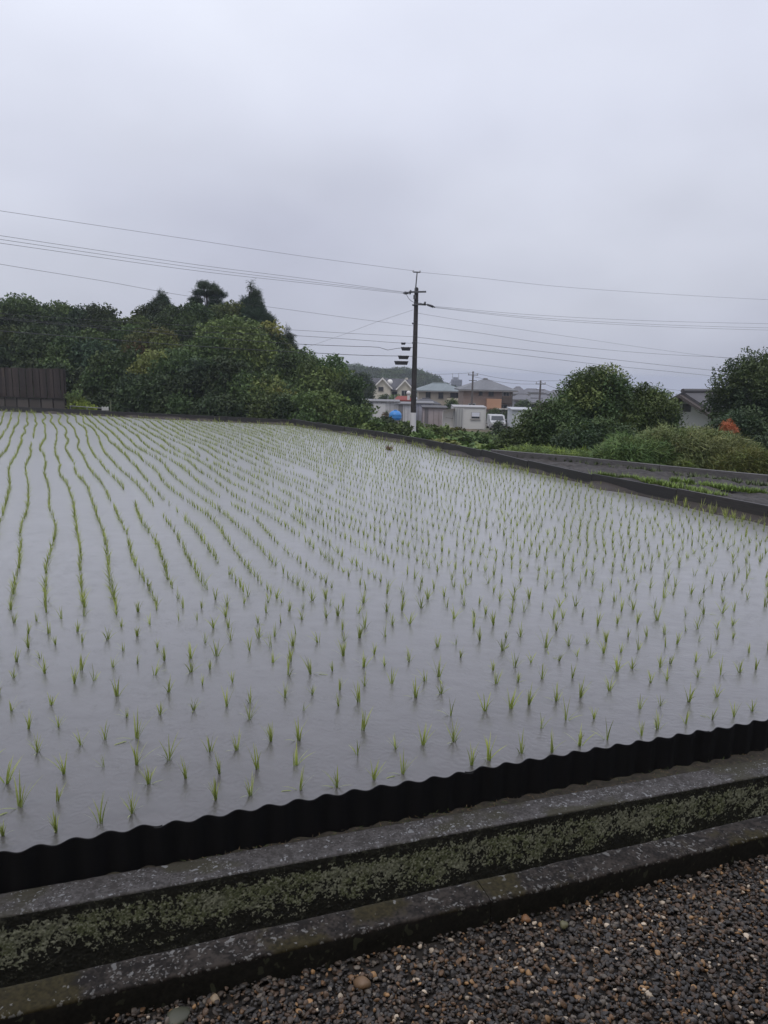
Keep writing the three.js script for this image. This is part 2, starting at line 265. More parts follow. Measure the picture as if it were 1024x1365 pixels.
{ // gravel: small wet pebbles, several deep
  const base = new THREE.IcosahedronGeometry(1, 1), q = base.attributes.position, v = new THREE.Vector3();
  for (let i = 0; i < q.count; i++) { v.fromBufferAttribute(q, i); const k = 0.66 + 0.62 * noise3(v.x * 1.3 + 5, v.y * 1.3 + 5, v.z * 1.3 + 5) + 0.08 * noise3(v.x * 3 + 9, v.y * 3, v.z * 3); q.setXYZ(i, v.x * k, v.y * k, v.z * k); }
  base.deleteAttribute('uv');
  const g = base; g.computeVertexNormals();
  // icosahedron faces are separate: average the normals so that pebbles read as worn smooth
  { const acc = new Map(), key = (i) => [q.getX(i), q.getY(i), q.getZ(i)].map((t) => t.toFixed(4)).join(), nn = g.attributes.normal; for (let i = 0; i < q.count; i++) { const k = key(i), a = acc.get(k) ?? acc.set(k, V(0, 0, 0)).get(k); a.add(v.fromBufferAttribute(nn, i)); } for (let i = 0; i < q.count; i++) { const a = acc.get(key(i)).clone().normalize(); nn.setXYZ(i, a.x, a.y, a.z); } }
  const R = mulberry(5), list = [], o = new THREE.Object3D(), c = new THREE.Color();
  const tones = [[0.30, [0.040, 0.040, 0.043]], [0.52, [0.058, 0.050, 0.046]], [0.68, [0.075, 0.054, 0.042]], [0.80, [0.026, 0.025, 0.026]], [0.87, [0.13, 0.083, 0.050]], [0.945, [0.12, 0.112, 0.105]], [0.975, [0.25, 0.16, 0.085]], [1.01, [0.42, 0.38, 0.33]]];
  const inst = new THREE.InstancedMesh(g, new THREE.MeshPhysicalMaterial({ roughness: 0.5, specularIntensity: 0.7 }), 92000);
  let k = 0;
  while (k < 92000) {
    const s = mix(-1.9, 5.2, R()), n = mix(0.75, 2.035, R());
    const thin = sstep(0.02, 0.16, 2.01 - n + 0.06 * (fbm2(s * 7, n * 7, 2, 12) - 0.5)) ;
    if (R() > 0.6 + 0.4 * thin) continue;
    const r = 0.0046 + 0.0062 * Math.pow(R(), 1.6), lay = R();
    o.position.copy(un(s, n, YARD - 0.006 + lay * 0.016 + 0.012 * (fbm2(s * 3, n * 3, 3, 13) - 0.5)));
    o.rotation.set((R() - 0.5) * 1.6, R() * 6.28, (R() - 0.5) * 1.6);
    o.scale.set(r * (0.9 + 0.7 * R()), r * (0.5 + 0.35 * R()), r * (0.8 + 0.3 * R())); o.updateMatrix(); inst.setMatrixAt(k, o.matrix);
    const t = R(), tone = tones.find((e) => t < e[0])[1], j = 0.7 + 0.6 * R(); inst.setColorAt(k, c.setRGB(tone[0] * j * 1.06, tone[1] * j * 0.98, tone[2] * j * 0.86)); k++;
  }
  inst.name = numbered('gravel'); inst.castShadow = inst.receiveShadow = true; inst.userData.kind = 'stuff'; tag(inst, 'wet dark brown and grey pebble gravel covering the yard', 'gravel'); scene.add(inst);
  // a few larger stones that stand out
  const stone = (px, py, r, rgb, label, flat = 0.6) => { const p = level(px, py, YARD + 0.012), m = part('stone', g, mat(...rgb, 0.55), scene); m.position.copy(p); m.scale.set(r * 1.15, r * flat, r); m.rotation.set(0.2, px, 0.1); tag(m, label, 'stone'); };
  stone(484, 1311, 0.026, [0.16, 0.10, 0.055], 'large tan brown stone lying on the dark gravel', 0.9);
  stone(237, 1356, 0.034, [0.06, 0.062, 0.042], 'flat olive grey stone at the foot of the kerb', 0.4);
  stone(701, 1225, 0.016, [0.20, 0.10, 0.045], 'orange brown pebble lying against the kerb', 0.8);
  stone(752, 1233, 0.016, [0.12, 0.115, 0.06], 'pale olive pebble on the gravel near the kerb', 0.8);
  stone(286, 1332, 0.015, [0.26, 0.20, 0.13], 'cream coloured pebble below the kerb face', 0.8);
}
{ // black corrugated plastic edging along the near side of the paddy
  const black = new THREE.MeshPhysicalMaterial({ roughness: 0.6, specularIntensity: 0.45, side: THREE.DoubleSide }); black.color.setRGB(0.007, 0.007, 0.008);
  const R = mulberry(77);
  const sheet = (s0, s1, off, y) => {
    const p = [], idx = [], NS = Math.round((s1 - s0) / 0.0075), rows = [y - 0.32, y - 0.24, y - 0.16, y - 0.08, y - 0.03, y - 0.004, y], th = 0.0035;
    for (const f of [-1, 1]) for (let i = 0; i <= NS; i++) { const s = s0 + (s1 - s0) * i / NS, w = 0.011 * Math.sin(s * 6.283 / 0.148) + 0.006 * (noise2(s * 2, 1, 7) - 0.5) * 2; rows.forEach((yy, k) => { const a = un(s, SHEET_N + off + w + f * th * (k === 6 ? 0.5 : 1), yy + (k > 3 ? 0.005 * Math.sin(s * 6.283 / 0.148 + 1) + 0.010 * (noise2(s * 1.3, 4, 8) - 0.5) : 0)); p.push(a.x, a.y, a.z); }); }
    const C = (NS + 1) * 7;
    for (let i = 0; i < NS; i++) for (let k = 0; k < 6; k++) { const a = i * 7 + k, b = a + 1, c = a + 7, d = c + 1; idx.push(a, c, b, b, c, d, a + C, b + C, c + C, b + C, d + C, c + C); }
    for (let i = 0; i < NS; i++) { const a = i * 7 + 6, c = a + 7; idx.push(a, c, a + C, c, c + C, a + C); }
    const g = new THREE.BufferGeometry(); g.setAttribute('position', new THREE.Float32BufferAttribute(p, 3)); g.setIndex(idx); g.computeVertexNormals(); return g;
  };
  for (let i = 0, s = -6.4; s < 9.6; s += 1.62, i++) {
    const m = part('corrugated_sheet', sheet(s, s + 1.66, (i % 2) * 0.009, 0.082 + 0.004 * (R() - 0.5)), black, scene);
    tag(m, 'black corrugated plastic edging sheet along the paddy beside the mossy wall', 'edging', 'corrugated sheets between the paddy and the retaining wall');
  }
}
{ // unseen house, added behind the viewer so wall and eave darken the foreground
  const wood = mat(0.060, 0.046, 0.036, 0.8), tile = mat(0.055, 0.055, 0.060, 0.7), h = thing('unseen_house', 'unseen timber house with a deep tiled eave, added to shade the gravel yard', 'house', [0, 0, 0]), turn = Math.atan2(-U[1], U[0]);
  const slab = (name, m, s0, s1, n0, n1, y0, y1, parent = h) => { const o = part(name, box(s1 - s0, y1 - y0, n1 - n0), m, parent), c = un((s0 + s1) / 2, (n0 + n1) / 2); o.position.set(c.x, (y0 + y1) / 2, c.z); o.rotation.y = turn; return o; };
  slab('wall', wood, -9, 9, -7, -1.1, YARD - 0.1, 3.04); slab('eave', wood, -10, 10, -1.2, 0.12, 3.05, 3.13); slab('roof', tile, -10, 10, -8, 0.18, 3.134, 3.26); slab('gutter', mat(0.1, 0.09, 0.08, 0.5), -10, 10, 0.19, 0.28, 3.08, 3.17);
  for (const s of [-6, -2.5, 3.5, 7]) slab('post', wood, s - 0.06, s + 0.06, -1.08, -0.96, YARD - 0.1, 3.04);
  for (const s of [-4, 0.6, 5]) { const d = slab('door', mat(0.11, 0.085, 0.06, 0.7), s - 0.9, s + 0.9, -1.09, -1.06, YARD + 0.2, 2.3); slab('rail', wood, s - 0.9, s + 0.9, -1.05, -1.02, 1.2, 1.27); }
}
{ // bits of straw and weed on the soil strip behind the wall
  const R = mulberry(31), gs = [], col = [];
  const p = [], cc = [];
  for (let k = 0; k < 520; k++) {
    const s = mix(0.2, 5.5, R()), n = mix(wallFront(s) + 0.165, SHEET_N - 0.02, R()), a = un(s, n, WALL - 0.018 + 0.012 * R()), an = R() * 6.28, L = 0.012 + 0.03 * R() * R(), w = 0.0022, up = R() < 0.25 ? 0.02 * R() : 0.003;
    const dx = Math.cos(an) * L, dz = Math.sin(an) * L, ex = -Math.sin(an) * w, ez = Math.cos(an) * w;
    const c = R() < 0.4 ? [0.05, 0.07, 0.02] : R() < 0.6 ? [0.12, 0.085, 0.045] : [0.045, 0.035, 0.022];
    for (const t of [[a.x - ex, a.y, a.z - ez], [a.x + ex, a.y, a.z + ez], [a.x + dx, a.y + up, a.z + dz]]) { p.push(...t); cc.push(...c); }
  }
  const g = new THREE.BufferGeometry(); g.setAttribute('position', new THREE.Float32BufferAttribute(p, 3)); g.setAttribute('color', new THREE.Float32BufferAttribute(cc, 3)); g.computeVertexNormals();
  const m = part('plant_litter', g, mat(1, 1, 1, 0.9, { vertexColors: true }), scene); m.userData.kind = 'stuff'; tag(m, 'scraps of straw and weed on the dark soil behind the wall', 'litter');
}

// ---------------------------------------------------------------- rice seedlings
{
  const leafMat = new THREE.MeshPhysicalMaterial({ vertexColors: true, roughness: 0.6, transmission: 0.5, thickness: 0, side: THREE.DoubleSide });
  const blade = (p, c, x, y, z, az, lean, L, w, segs, rgb, tip, R) => {       // one arching leaf blade
    let px = x, py = y, pz = z, th = lean; const side = [-Math.sin(az) * w, Math.cos(az) * w]; let prev = null;
    for (let i = 0; i <= segs; i++) {
      const t = i / segs, ww = (1 - t * t) * (0.65 + 0.7 * Math.min(1, t * 3) * 0.5), k = mix3(rgb, tip, t);
      const cur = [[px - side[0] * ww, py, pz - side[1] * ww], [px + side[0] * ww, py, pz + side[1] * ww], k];
      if (prev) { if (i < segs) { for (const [v, q] of [[prev[0], prev[2]], [prev[1], prev[2]], [cur[1], k], [prev[0], prev[2]], [cur[1], k], [cur[0], k]]) { p.push(...v); c.push(...q); } } else for (const [v, q] of [[prev[0], prev[2]], [prev[1], prev[2]], [[px, py, pz], k]]) { p.push(...v); c.push(...q); } }
      prev = cur; const st = L / segs; px += Math.cos(az) * Math.sin(th) * st; pz += Math.sin(az) * Math.sin(th) * st; py += Math.cos(th) * st; th += (0.10 + 0.25 * lean) * (3 / segs);
    }
  };
  const tuft = (p, c, x, z, R, size, blades, segs, wide = 1) => {
    const yl = 0.85 + 0.3 * R(), base = [0.22 * yl, 0.29 * yl, 0.055], mid = [0.45 * yl, 0.50 * yl, 0.12];
    const tilt = (R() - 0.5) * 0.25;
    for (let b = 0; b < blades; b++) {
      const az = R() * 6.283, lean = Math.pow(R(), 1.8) * 0.55 + 0.03 + (R() < 0.07 ? 0.6 : 0), L = size * (0.62 + 0.5 * R()), j = 0.85 + 0.3 * R(), pale = R() < 0.08;
      blade(p, c, x + (R() - 0.5) * 0.016, -0.02, z + (R() - 0.5) * 0.016, az, Math.max(0.02, lean + tilt * Math.cos(az)), L + 0.02, (0.0036 + 0.0020 * R()) * wide, segs, base, pale ? [0.36, 0.36, 0.22] : [mid[0] * j, mid[1] * j, mid[2]], R);
    }
  };
  const mesh = (p, c) => { const g = new THREE.BufferGeometry(); g.setAttribute('position', new THREE.Float32BufferAttribute(p, 3)); g.setAttribute('color', new THREE.Float32BufferAttribute(c, 3)); g.computeVertexNormals(); return g; };
  // where they stand: rows run away to the left at 24.8 degrees; a headland of cross rows lies along the near side
  const R = mulberry(2024), spots = [], a = 24.8 * Math.PI / 180, r = [-Math.sin(a), -Math.cos(a)], q = [Math.cos(a), -Math.sin(a)];
  for (let i = -110; i < 90; i++) {
    const ph = noise2(i, 3, 55), gap0 = R() < 0.3 ? 8 + R() * 16 : 1e9, gapL = 0.5 + R() * 1.6;
    for (let t = 3; t < 46; t += 0.172) {
      const w = i * 0.302 + 0.012 * (R() - 0.5) + 0.22 * (noise2(t * 0.28, Math.floor(i / 6) * 5.1, 56) - 0.5) + 0.10 * (noise2(t * 0.55, i * 1.3, 57) - 0.5), tt = t + (R() - 0.5) * 0.035;
      const x = r[0] * tt + q[0] * w, z = r[1] * tt + q[1] * w, n = nOf(x, z);
      const sz = clamp(R() * 0.7 + 0.8 * (noise2(t * 0.55, i * 2.7, 59) - 0.35)), miss = R();
      if (n < 7.0 + 0.25 * (ph - 0.5) || miss < 0.07 || (t > gap0 && t < gap0 + gapL && miss < 0.85)) continue;
      spots.push([x, z, sz]);
    }
  }
  for (let j = 0; j < 12; j++) for (let s = -9; s < 12; s += 0.2) {
    const n = 3.52 + j * 0.3 + (R() - 0.5) * 0.06 + 0.1 * (noise2(s * 0.5, j, 58) - 0.5), m = R(), sz = R(), jj = (R() - 0.5) * 0.10; if (m < 0.16) continue; const p = un(s + jj + (j % 2) * 0.07, n); spots.push([p.x, p.z, sz]);
  }
  const cp = Math.cos(PITCH), sp = Math.sin(PITCH), seen = (x, z) => { const zc = -z * cp + EYE * sp; if (zc < 1) return null; return [x / zc, zc]; };
  const list = spots.filter(([x, z]) => inField(x, z) && edgeDist(x, z) > 0.16).map(([x, z, sz]) => { const v = seen(x, z); return v && Math.abs(v[0]) < 0.9 ? { x, z, sz, d: v[1], u: Math.abs(v[0]) } : null; }).filter(Boolean);
  list.sort((A, B) => (A.d + (A.u > 0.515 ? 100 : 0)) - (B.d + (B.u > 0.515 ? 100 : 0)));
  const near = list.slice(0, 300), far = list.slice(300);
  // twelve kinds of tuft, cloned over the 300 nearest places
  const protos = [];
  for (let k = 0; k < 12; k++) { const p = [], c = []; tuft(p, c, 0, 0, mulberry(900 + k), 0.14 + 0.035 * hash3(k, 1, 1), [8, 11, 7, 12, 9, 5, 13, 8, 10, 7, 9, 11][k], 5); protos.push(mesh(p, c)); }
  near.forEach((s, i) => {
    const m = new THREE.Mesh(protos[Math.floor(hash3(i, 5, 9) * 12)], leafMat); m.name = numbered('rice_seedling'); m.castShadow = m.receiveShadow = true;
    m.position.set(s.x, 0, s.z); m.rotation.y = hash3(i, 6, 9) * 6.28; m.scale.setScalar(0.62 + 0.5 * s.sz);
    tag(m, 'small bright green rice seedling tuft standing in the flooded paddy', 'rice seedling', 'rice seedlings standing in the paddy'); scene.add(m);
  });
  const p = [], c = [];
  for (const s of far) { const w = 1 + 0.5 * sstep(8, 25, s.d); tuft(p, c, s.x, s.z, R, 0.105 + 0.055 * s.sz, s.d < 12 ? 7 : 6, s.d < 12 ? 3 : 2, w); }
  const m = part('rice_rows', mesh(p, c), leafMat, scene); m.userData.kind = 'stuff'; tag(m, 'long rows of thin rice seedlings covering the far part of the paddy', 'rice rows');
  // dense weedy tufts along the foot of the far edging
  const wp = [], wc = [];
  const along = (A, B, dens, off, h) => { const dx = B[0] - A[0], dz = B[1] - A[1], L = Math.hypot(dx, dz), nx = -dz / L, nz = dx / L; for (let k = 0; k < L * dens; k++) { const t = R(), o = off * (0.3 + R()), x = A[0] + dx * t, z = A[1] + dz * t, sgn = inField(x + nx * 0.3, z + nz * 0.3) ? 1 : -1; if (noise2(t * L * 1.3, 2, 88) < 0.3) continue; tuft(wp, wc, x + nx * o * sgn, z + nz * o * sgn, R, h * (0.6 + 0.7 * R()), 5, 2, 1.5); } };
  along(field[1], field[2], 3, 0.5, 0.2); along(field[2], [-13, -34.05], 9, 0.5, 0.24); along([-13, -34.05], field[3], 4, 0.35, 0.2); along(field[3], field[4], 7, 0.3, 0.2); along(field[4], field[5], 8, 0.3, 0.19); along(field[5], field[6], 8, 0.28, 0.17); along(field[6], field[7], 12, 0.35, 0.19); along(field[7], field[8], 11, 0.35, 0.19);
  const wm = part('edge_weeds', mesh(wp, wc), leafMat, scene); wm.userData.kind = 'stuff'; tag(wm, 'thin weeds and grass at the foot of the dark far edging', 'weeds');
}

// ---------------------------------------------------------------- dark edging round the far sides of the paddy, with a mud foot
{
  const grain = texture(256, 256, (u, v) => { const a = fbm2(u * 6, v * 40, 4, 21), b = fbm2(u * 30, v * 30, 3, 22); return mix3([0.006, 0.0055, 0.0055], [0.026, 0.023, 0.022], clamp(a * 0.9 + b * 0.5 - 0.25)); });
  const dark = mat(1, 1, 1, 0.5, { map: grain, bumpMap: grain, bumpScale: 0.004 }), grey = mat(1.7, 1.65, 1.6, 0.5, { map: grain, bumpMap: grain, bumpScale: 0.006 }), mud = mat(0.026, 0.019, 0.014, 0.6);
  const R = mulberry(64);
  const run = (pts, name, label, h, th, m, len) => {
    const g = thing(name, label, 'edging', [0, 0, 0]);
    for (let i = 0; i < pts.length - 1; i++) {
      const A = pts[i], B = pts[i + 1], dx = B[0] - A[0], dz = B[1] - A[1], L = Math.hypot(dx, dz), k = Math.max(1, Math.round(L / len)), an = -Math.atan2(dz, dx);
      for (let j = 0; j < k; j++) {
        const t0 = j / k, t1 = (j + 1) / k, l = L / k - 0.012, q = box(l, h + 0.2, th); const mx = A[0] + dx * (t0 + t1) / 2, mz = A[1] + dz * (t0 + t1) / 2;
        const o = part('board', q, m, g); o.position.set(mx, (h - 0.2) / 2 + 0.03 * (R() - 0.5), mz); o.rotation.set(0.05 * (R() - 0.5), an + 0.012 * (R() - 0.5), 0.010 * (R() - 0.5));
        if (R() < 0.9) { const s = part('stake', bx(0.03, h + 0.17, 0.03), m, g); s.position.set(A[0] + dx * t1 + 0.03, -0.2, A[1] + dz * t1 - 0.05); s.rotation.y = an; }
      }
    }
  };
  run([field[1], field[2], field[3]], 'edging_board', 'long dark board edging between the far end of the paddy and the wood', 0.24, 0.04, dark, 3.0);
  run([field[3], field[4], field[5], field[6]], 'edging_board', 'dark board edging between the paddy and the sloping bank with the utility pole', 0.25, 0.045, dark, 2.4);
  run([field[6], field[7], field[8]], 'edging_wall', 'grey wet edging slabs between the paddy and the dark soil strip', 0.28, 0.06, grey, 2.9);
  // mud that has slumped along the foot of the boards
  const p = [], idx = [], pts = [field[1], field[2], field[3], field[4], field[5], field[6], field[7], field[8]]; let row = 0;
  for (let i = 0; i < pts.length - 1; i++) { const A = pts[i], B = pts[i + 1], L = Math.hypot(B[0] - A[0], B[1] - A[1]), k = Math.round(L / 0.25), nx = -(B[1] - A[1]) / L, nz = (B[0] - A[0]) / L, sg = inField((A[0] + B[0]) / 2 + nx * 0.3, (A[1] + B[1]) / 2 + nz * 0.3) ? 1 : -1;
    for (let j = 0; j <= k; j++) { const x = mix(A[0], B[0], j / k), z = mix(A[1], B[1], j / k), f = noise2(x * 1.4 + 40, z * 1.4 + 40, 15), w = 0.06 + 0.34 * sstep(0.35, 0.9, f); for (const [o, y] of [[0, 0.05 + 0.10 * f], [w * 0.5, 0.02 + 0.05 * f], [w, -0.04]]) p.push(x + nx * sg * o, y, z + nz * sg * o); if (j) { const a = row - 3; for (const b of [a, a + 1]) idx.push(b, b + 1, b + 3, b + 1, b + 4, b + 3); } row += 3; } }
  const g = new THREE.BufferGeometry(); g.setAttribute('position', new THREE.Float32BufferAttribute(p, 3)); g.setIndex(idx); g.computeVertexNormals(); structure('mud_foot', g, mud);
}

// ---------------------------------------------------------------- soil strip and low kerb on the right
const SOIL = 0.17;
{
  const A = [2.4, -20.0], B = [9.4, -4.5];        // along the edging, just outside it
  const kerbLine = [level(655, 606, SOIL), level(760, 615, SOIL), level(880, 628, SOIL), level(1024, 642, SOIL)].map((p) => [p.x, p.z]);
  const kEnd = kerbLine[3], kPrev = kerbLine[2], ext = [kEnd[0] + (kEnd[0] - kPrev[0]) * 3, kEnd[1] + (kEnd[1] - kPrev[1]) * 3]; kerbLine.push(ext);
  const kAt = (t) => { const f = t * (kerbLine.length - 1), i = Math.min(kerbLine.length - 2, Math.floor(f)); return [mix(kerbLine[i][0], kerbLine[i + 1][0], f - i), mix(kerbLine[i][1], kerbLine[i + 1][1], f - i)]; };
  const edge = [[0.95, -23.6], [3.47, -17.45], [5.38, -13.2], [6.2, -11.53], [8.5, -5.9]], eAt = (t) => { const f = t * (edge.length - 1), i = Math.min(edge.length - 2, Math.floor(f)); return [mix(edge[i][0], edge[i + 1][0], f - i), mix(edge[i][1], edge[i + 1][1], f - i)]; };
  const p = [], uv = [], idx = [], NI = 420, NJ = 60;
  for (let i = 0; i <= NI; i++) { const a = eAt(i / NI), b = kAt(i / NI); for (let j = 0; j <= NJ; j++) { const t = j / NJ, x = mix(a[0], b[0], t), z = mix(a[1], b[1], t); p.push(x, SOIL + 0.16 * (fbm2(x * 2.6, z * 2.6, 5, 33) - 0.5), z); uv.push(x, z); } }
  for (let i = 0; i < NI; i++) for (let j = 0; j < NJ; j++) { const a = i * (NJ + 1) + j, b = a + 1, c = a + NJ + 1, d = c + 1; idx.push(a, b, c, b, d, c); }
  const g = new THREE.BufferGeometry(); g.setAttribute('position', new THREE.Float32BufferAttribute(p, 3)); g.setAttribute('uv', new THREE.Float32BufferAttribute(uv, 2)); g.setIndex(idx); g.computeVertexNormals();
  const st = texture(512, 512, (u, v) => { const a = fbm2(u * 50, v * 50, 4, 131), b = fbm2(u * 8, v * 8, 3, 132), k = fbm2(u * 170, v * 170, 2, 133); return mix3(mix3([0.010, 0.0085, 0.0075], [0.045, 0.038, 0.034], clamp(a * 1.9 - 0.45)), [0.09, 0.08, 0.075], sstep(0.6, 0.8, k) * 0.5 * sstep(0.35, 0.6, b)); }); st.repeat.set(0.35, 0.35);
  structure('soil_plot', g, mat(1, 1, 1, 0.8, { map: st, bumpMap: st, bumpScale: 0.03 }));
  const gr = texture(256, 256, (u, v) => { const a = fbm2(u * 40, v * 40, 4, 141), b = fbm2(u * 4, v * 4, 3, 142); return mix3([0.045, 0.042, 0.042], [0.12, 0.115, 0.113], clamp(a * 0.8 + b * 0.6 - 0.2)); }); gr.repeat.set(1, 1);
  const km = mat(1, 1, 1, 0.7, { map: gr, bumpMap: gr, bumpScale: 0.006 });
  const k = thing('low_kerb', 'low grey concrete kerb between the dark soil and the bushes', 'kerb', [0, 0, 0]);
  for (let i = 0; i < kerbLine.length - 1; i++) { const a = kerbLine[i], b = kerbLine[i + 1], dx = b[0] - a[0], dz = b[1] - a[1], L = Math.hypot(dx, dz), c = Math.round(L / 1.5); for (let j = 0; j < c; j++) { const o = part('block', box(L / c - 0.01, 0.4, 0.14), km, k); o.position.set(a[0] + dx * (j + 0.5) / c, SOIL - 0.07 + 0.01 * hash3(i, j, 4), a[1] + dz * (j + 0.5) / c); o.rotation.y = -Math.atan2(dz, dx); } }
  // two ragged strips of bright weeds on the soil
  const R = mulberry(8), q = [], cc = [];
  const weed = (x, z, h, rgb) => { for (let b = 0; b < 5; b++) { const an = R() * 6.28, l = h * (0.5 + R()), w = 0.008 + 0.008 * R(), ex = Math.cos(an) * l * 0.7, ez = Math.sin(an) * l * 0.7, sx = -Math.sin(an) * w, sz = Math.cos(an) * w, y = SOIL - 0.01; const j = 0.7 + 0.6 * R(); for (const v of [[x - sx, y, z - sz], [x + sx, y, z + sz], [x + ex, y + l, z + ez]]) { q.push(...v); cc.push(rgb[0] * j, rgb[1] * j, rgb[2] * j); } } };
  const band = (pts, width, dens, rgb) => { for (let i = 0; i < pts.length - 1; i++) { const a = level(...pts[i], SOIL), b = level(...pts[i + 1], SOIL), L = a.distanceTo(b); for (let k = 0; k < L * dens; k++) { const t = R(), o = (R() + R() - 1) * width, x = mix(a.x, b.x, t) + o * 0.9, z = mix(a.z, b.z, t) + o * 0.45; if (fbm2(x * 2.4, z * 2.4, 3, 77) < 0.36) continue; weed(x, z, 0.045 + 0.06 * R(), rgb); } } };
  band([[795, 634], [850, 640], [910, 652], [960, 663]], 0.22, 260, [0.15, 0.22, 0.04]);
  band([[890, 640], [950, 650], [1030, 660], [1120, 673]], 0.28, 300, [0.16, 0.24, 0.045]);
  band([[690, 609], [780, 617], [900, 633], [1040, 650]], 0.5, 60, [0.07, 0.10, 0.03]);
  const wg = new THREE.BufferGeometry(); wg.setAttribute('position', new THREE.Float32BufferAttribute(q, 3)); wg.setAttribute('color', new THREE.Float32BufferAttribute(cc, 3)); wg.computeVertexNormals();
  const wm = part('weed_strip', wg, mat(1, 1, 1, 0.7, { vertexColors: true }), scene); wm.userData.kind = 'stuff'; tag(wm, 'bright green strips of low weeds growing on the dark soil', 'weeds');
}
{ // clump of red brown dead weed with an upright stalk, in the water by the edging
  const p = level(519, 600, 0), R = mulberry(3), gs = [];
  const t = thing('dead_weed_clump', 'reddish brown clump of dead weed standing in the water by the dark edging', 'dead weed', [p.x, 0, p.z]);
  for (let k = 0; k < 46; k++) { const a = R() * 6.28, l = 0.07 + 0.11 * R(), le = 0.3 + R(); gs.push(rod(V((R() - 0.5) * 0.12, -0.02, (R() - 0.5) * 0.08), V(Math.cos(a) * l * Math.sin(le), l * Math.cos(le) + 0.02, Math.sin(a) * l * Math.sin(le)), 0.009, 0.003, 4)); }
  part('stems', gs, mat(0.10, 0.040, 0.028, 0.8), t); part('stalk', rod(V(0.09, -0.05, 0), V(0.11, 0.24, 0), 0.012, 0.006, 5), mat(0.30, 0.22, 0.17, 0.8), t);
}

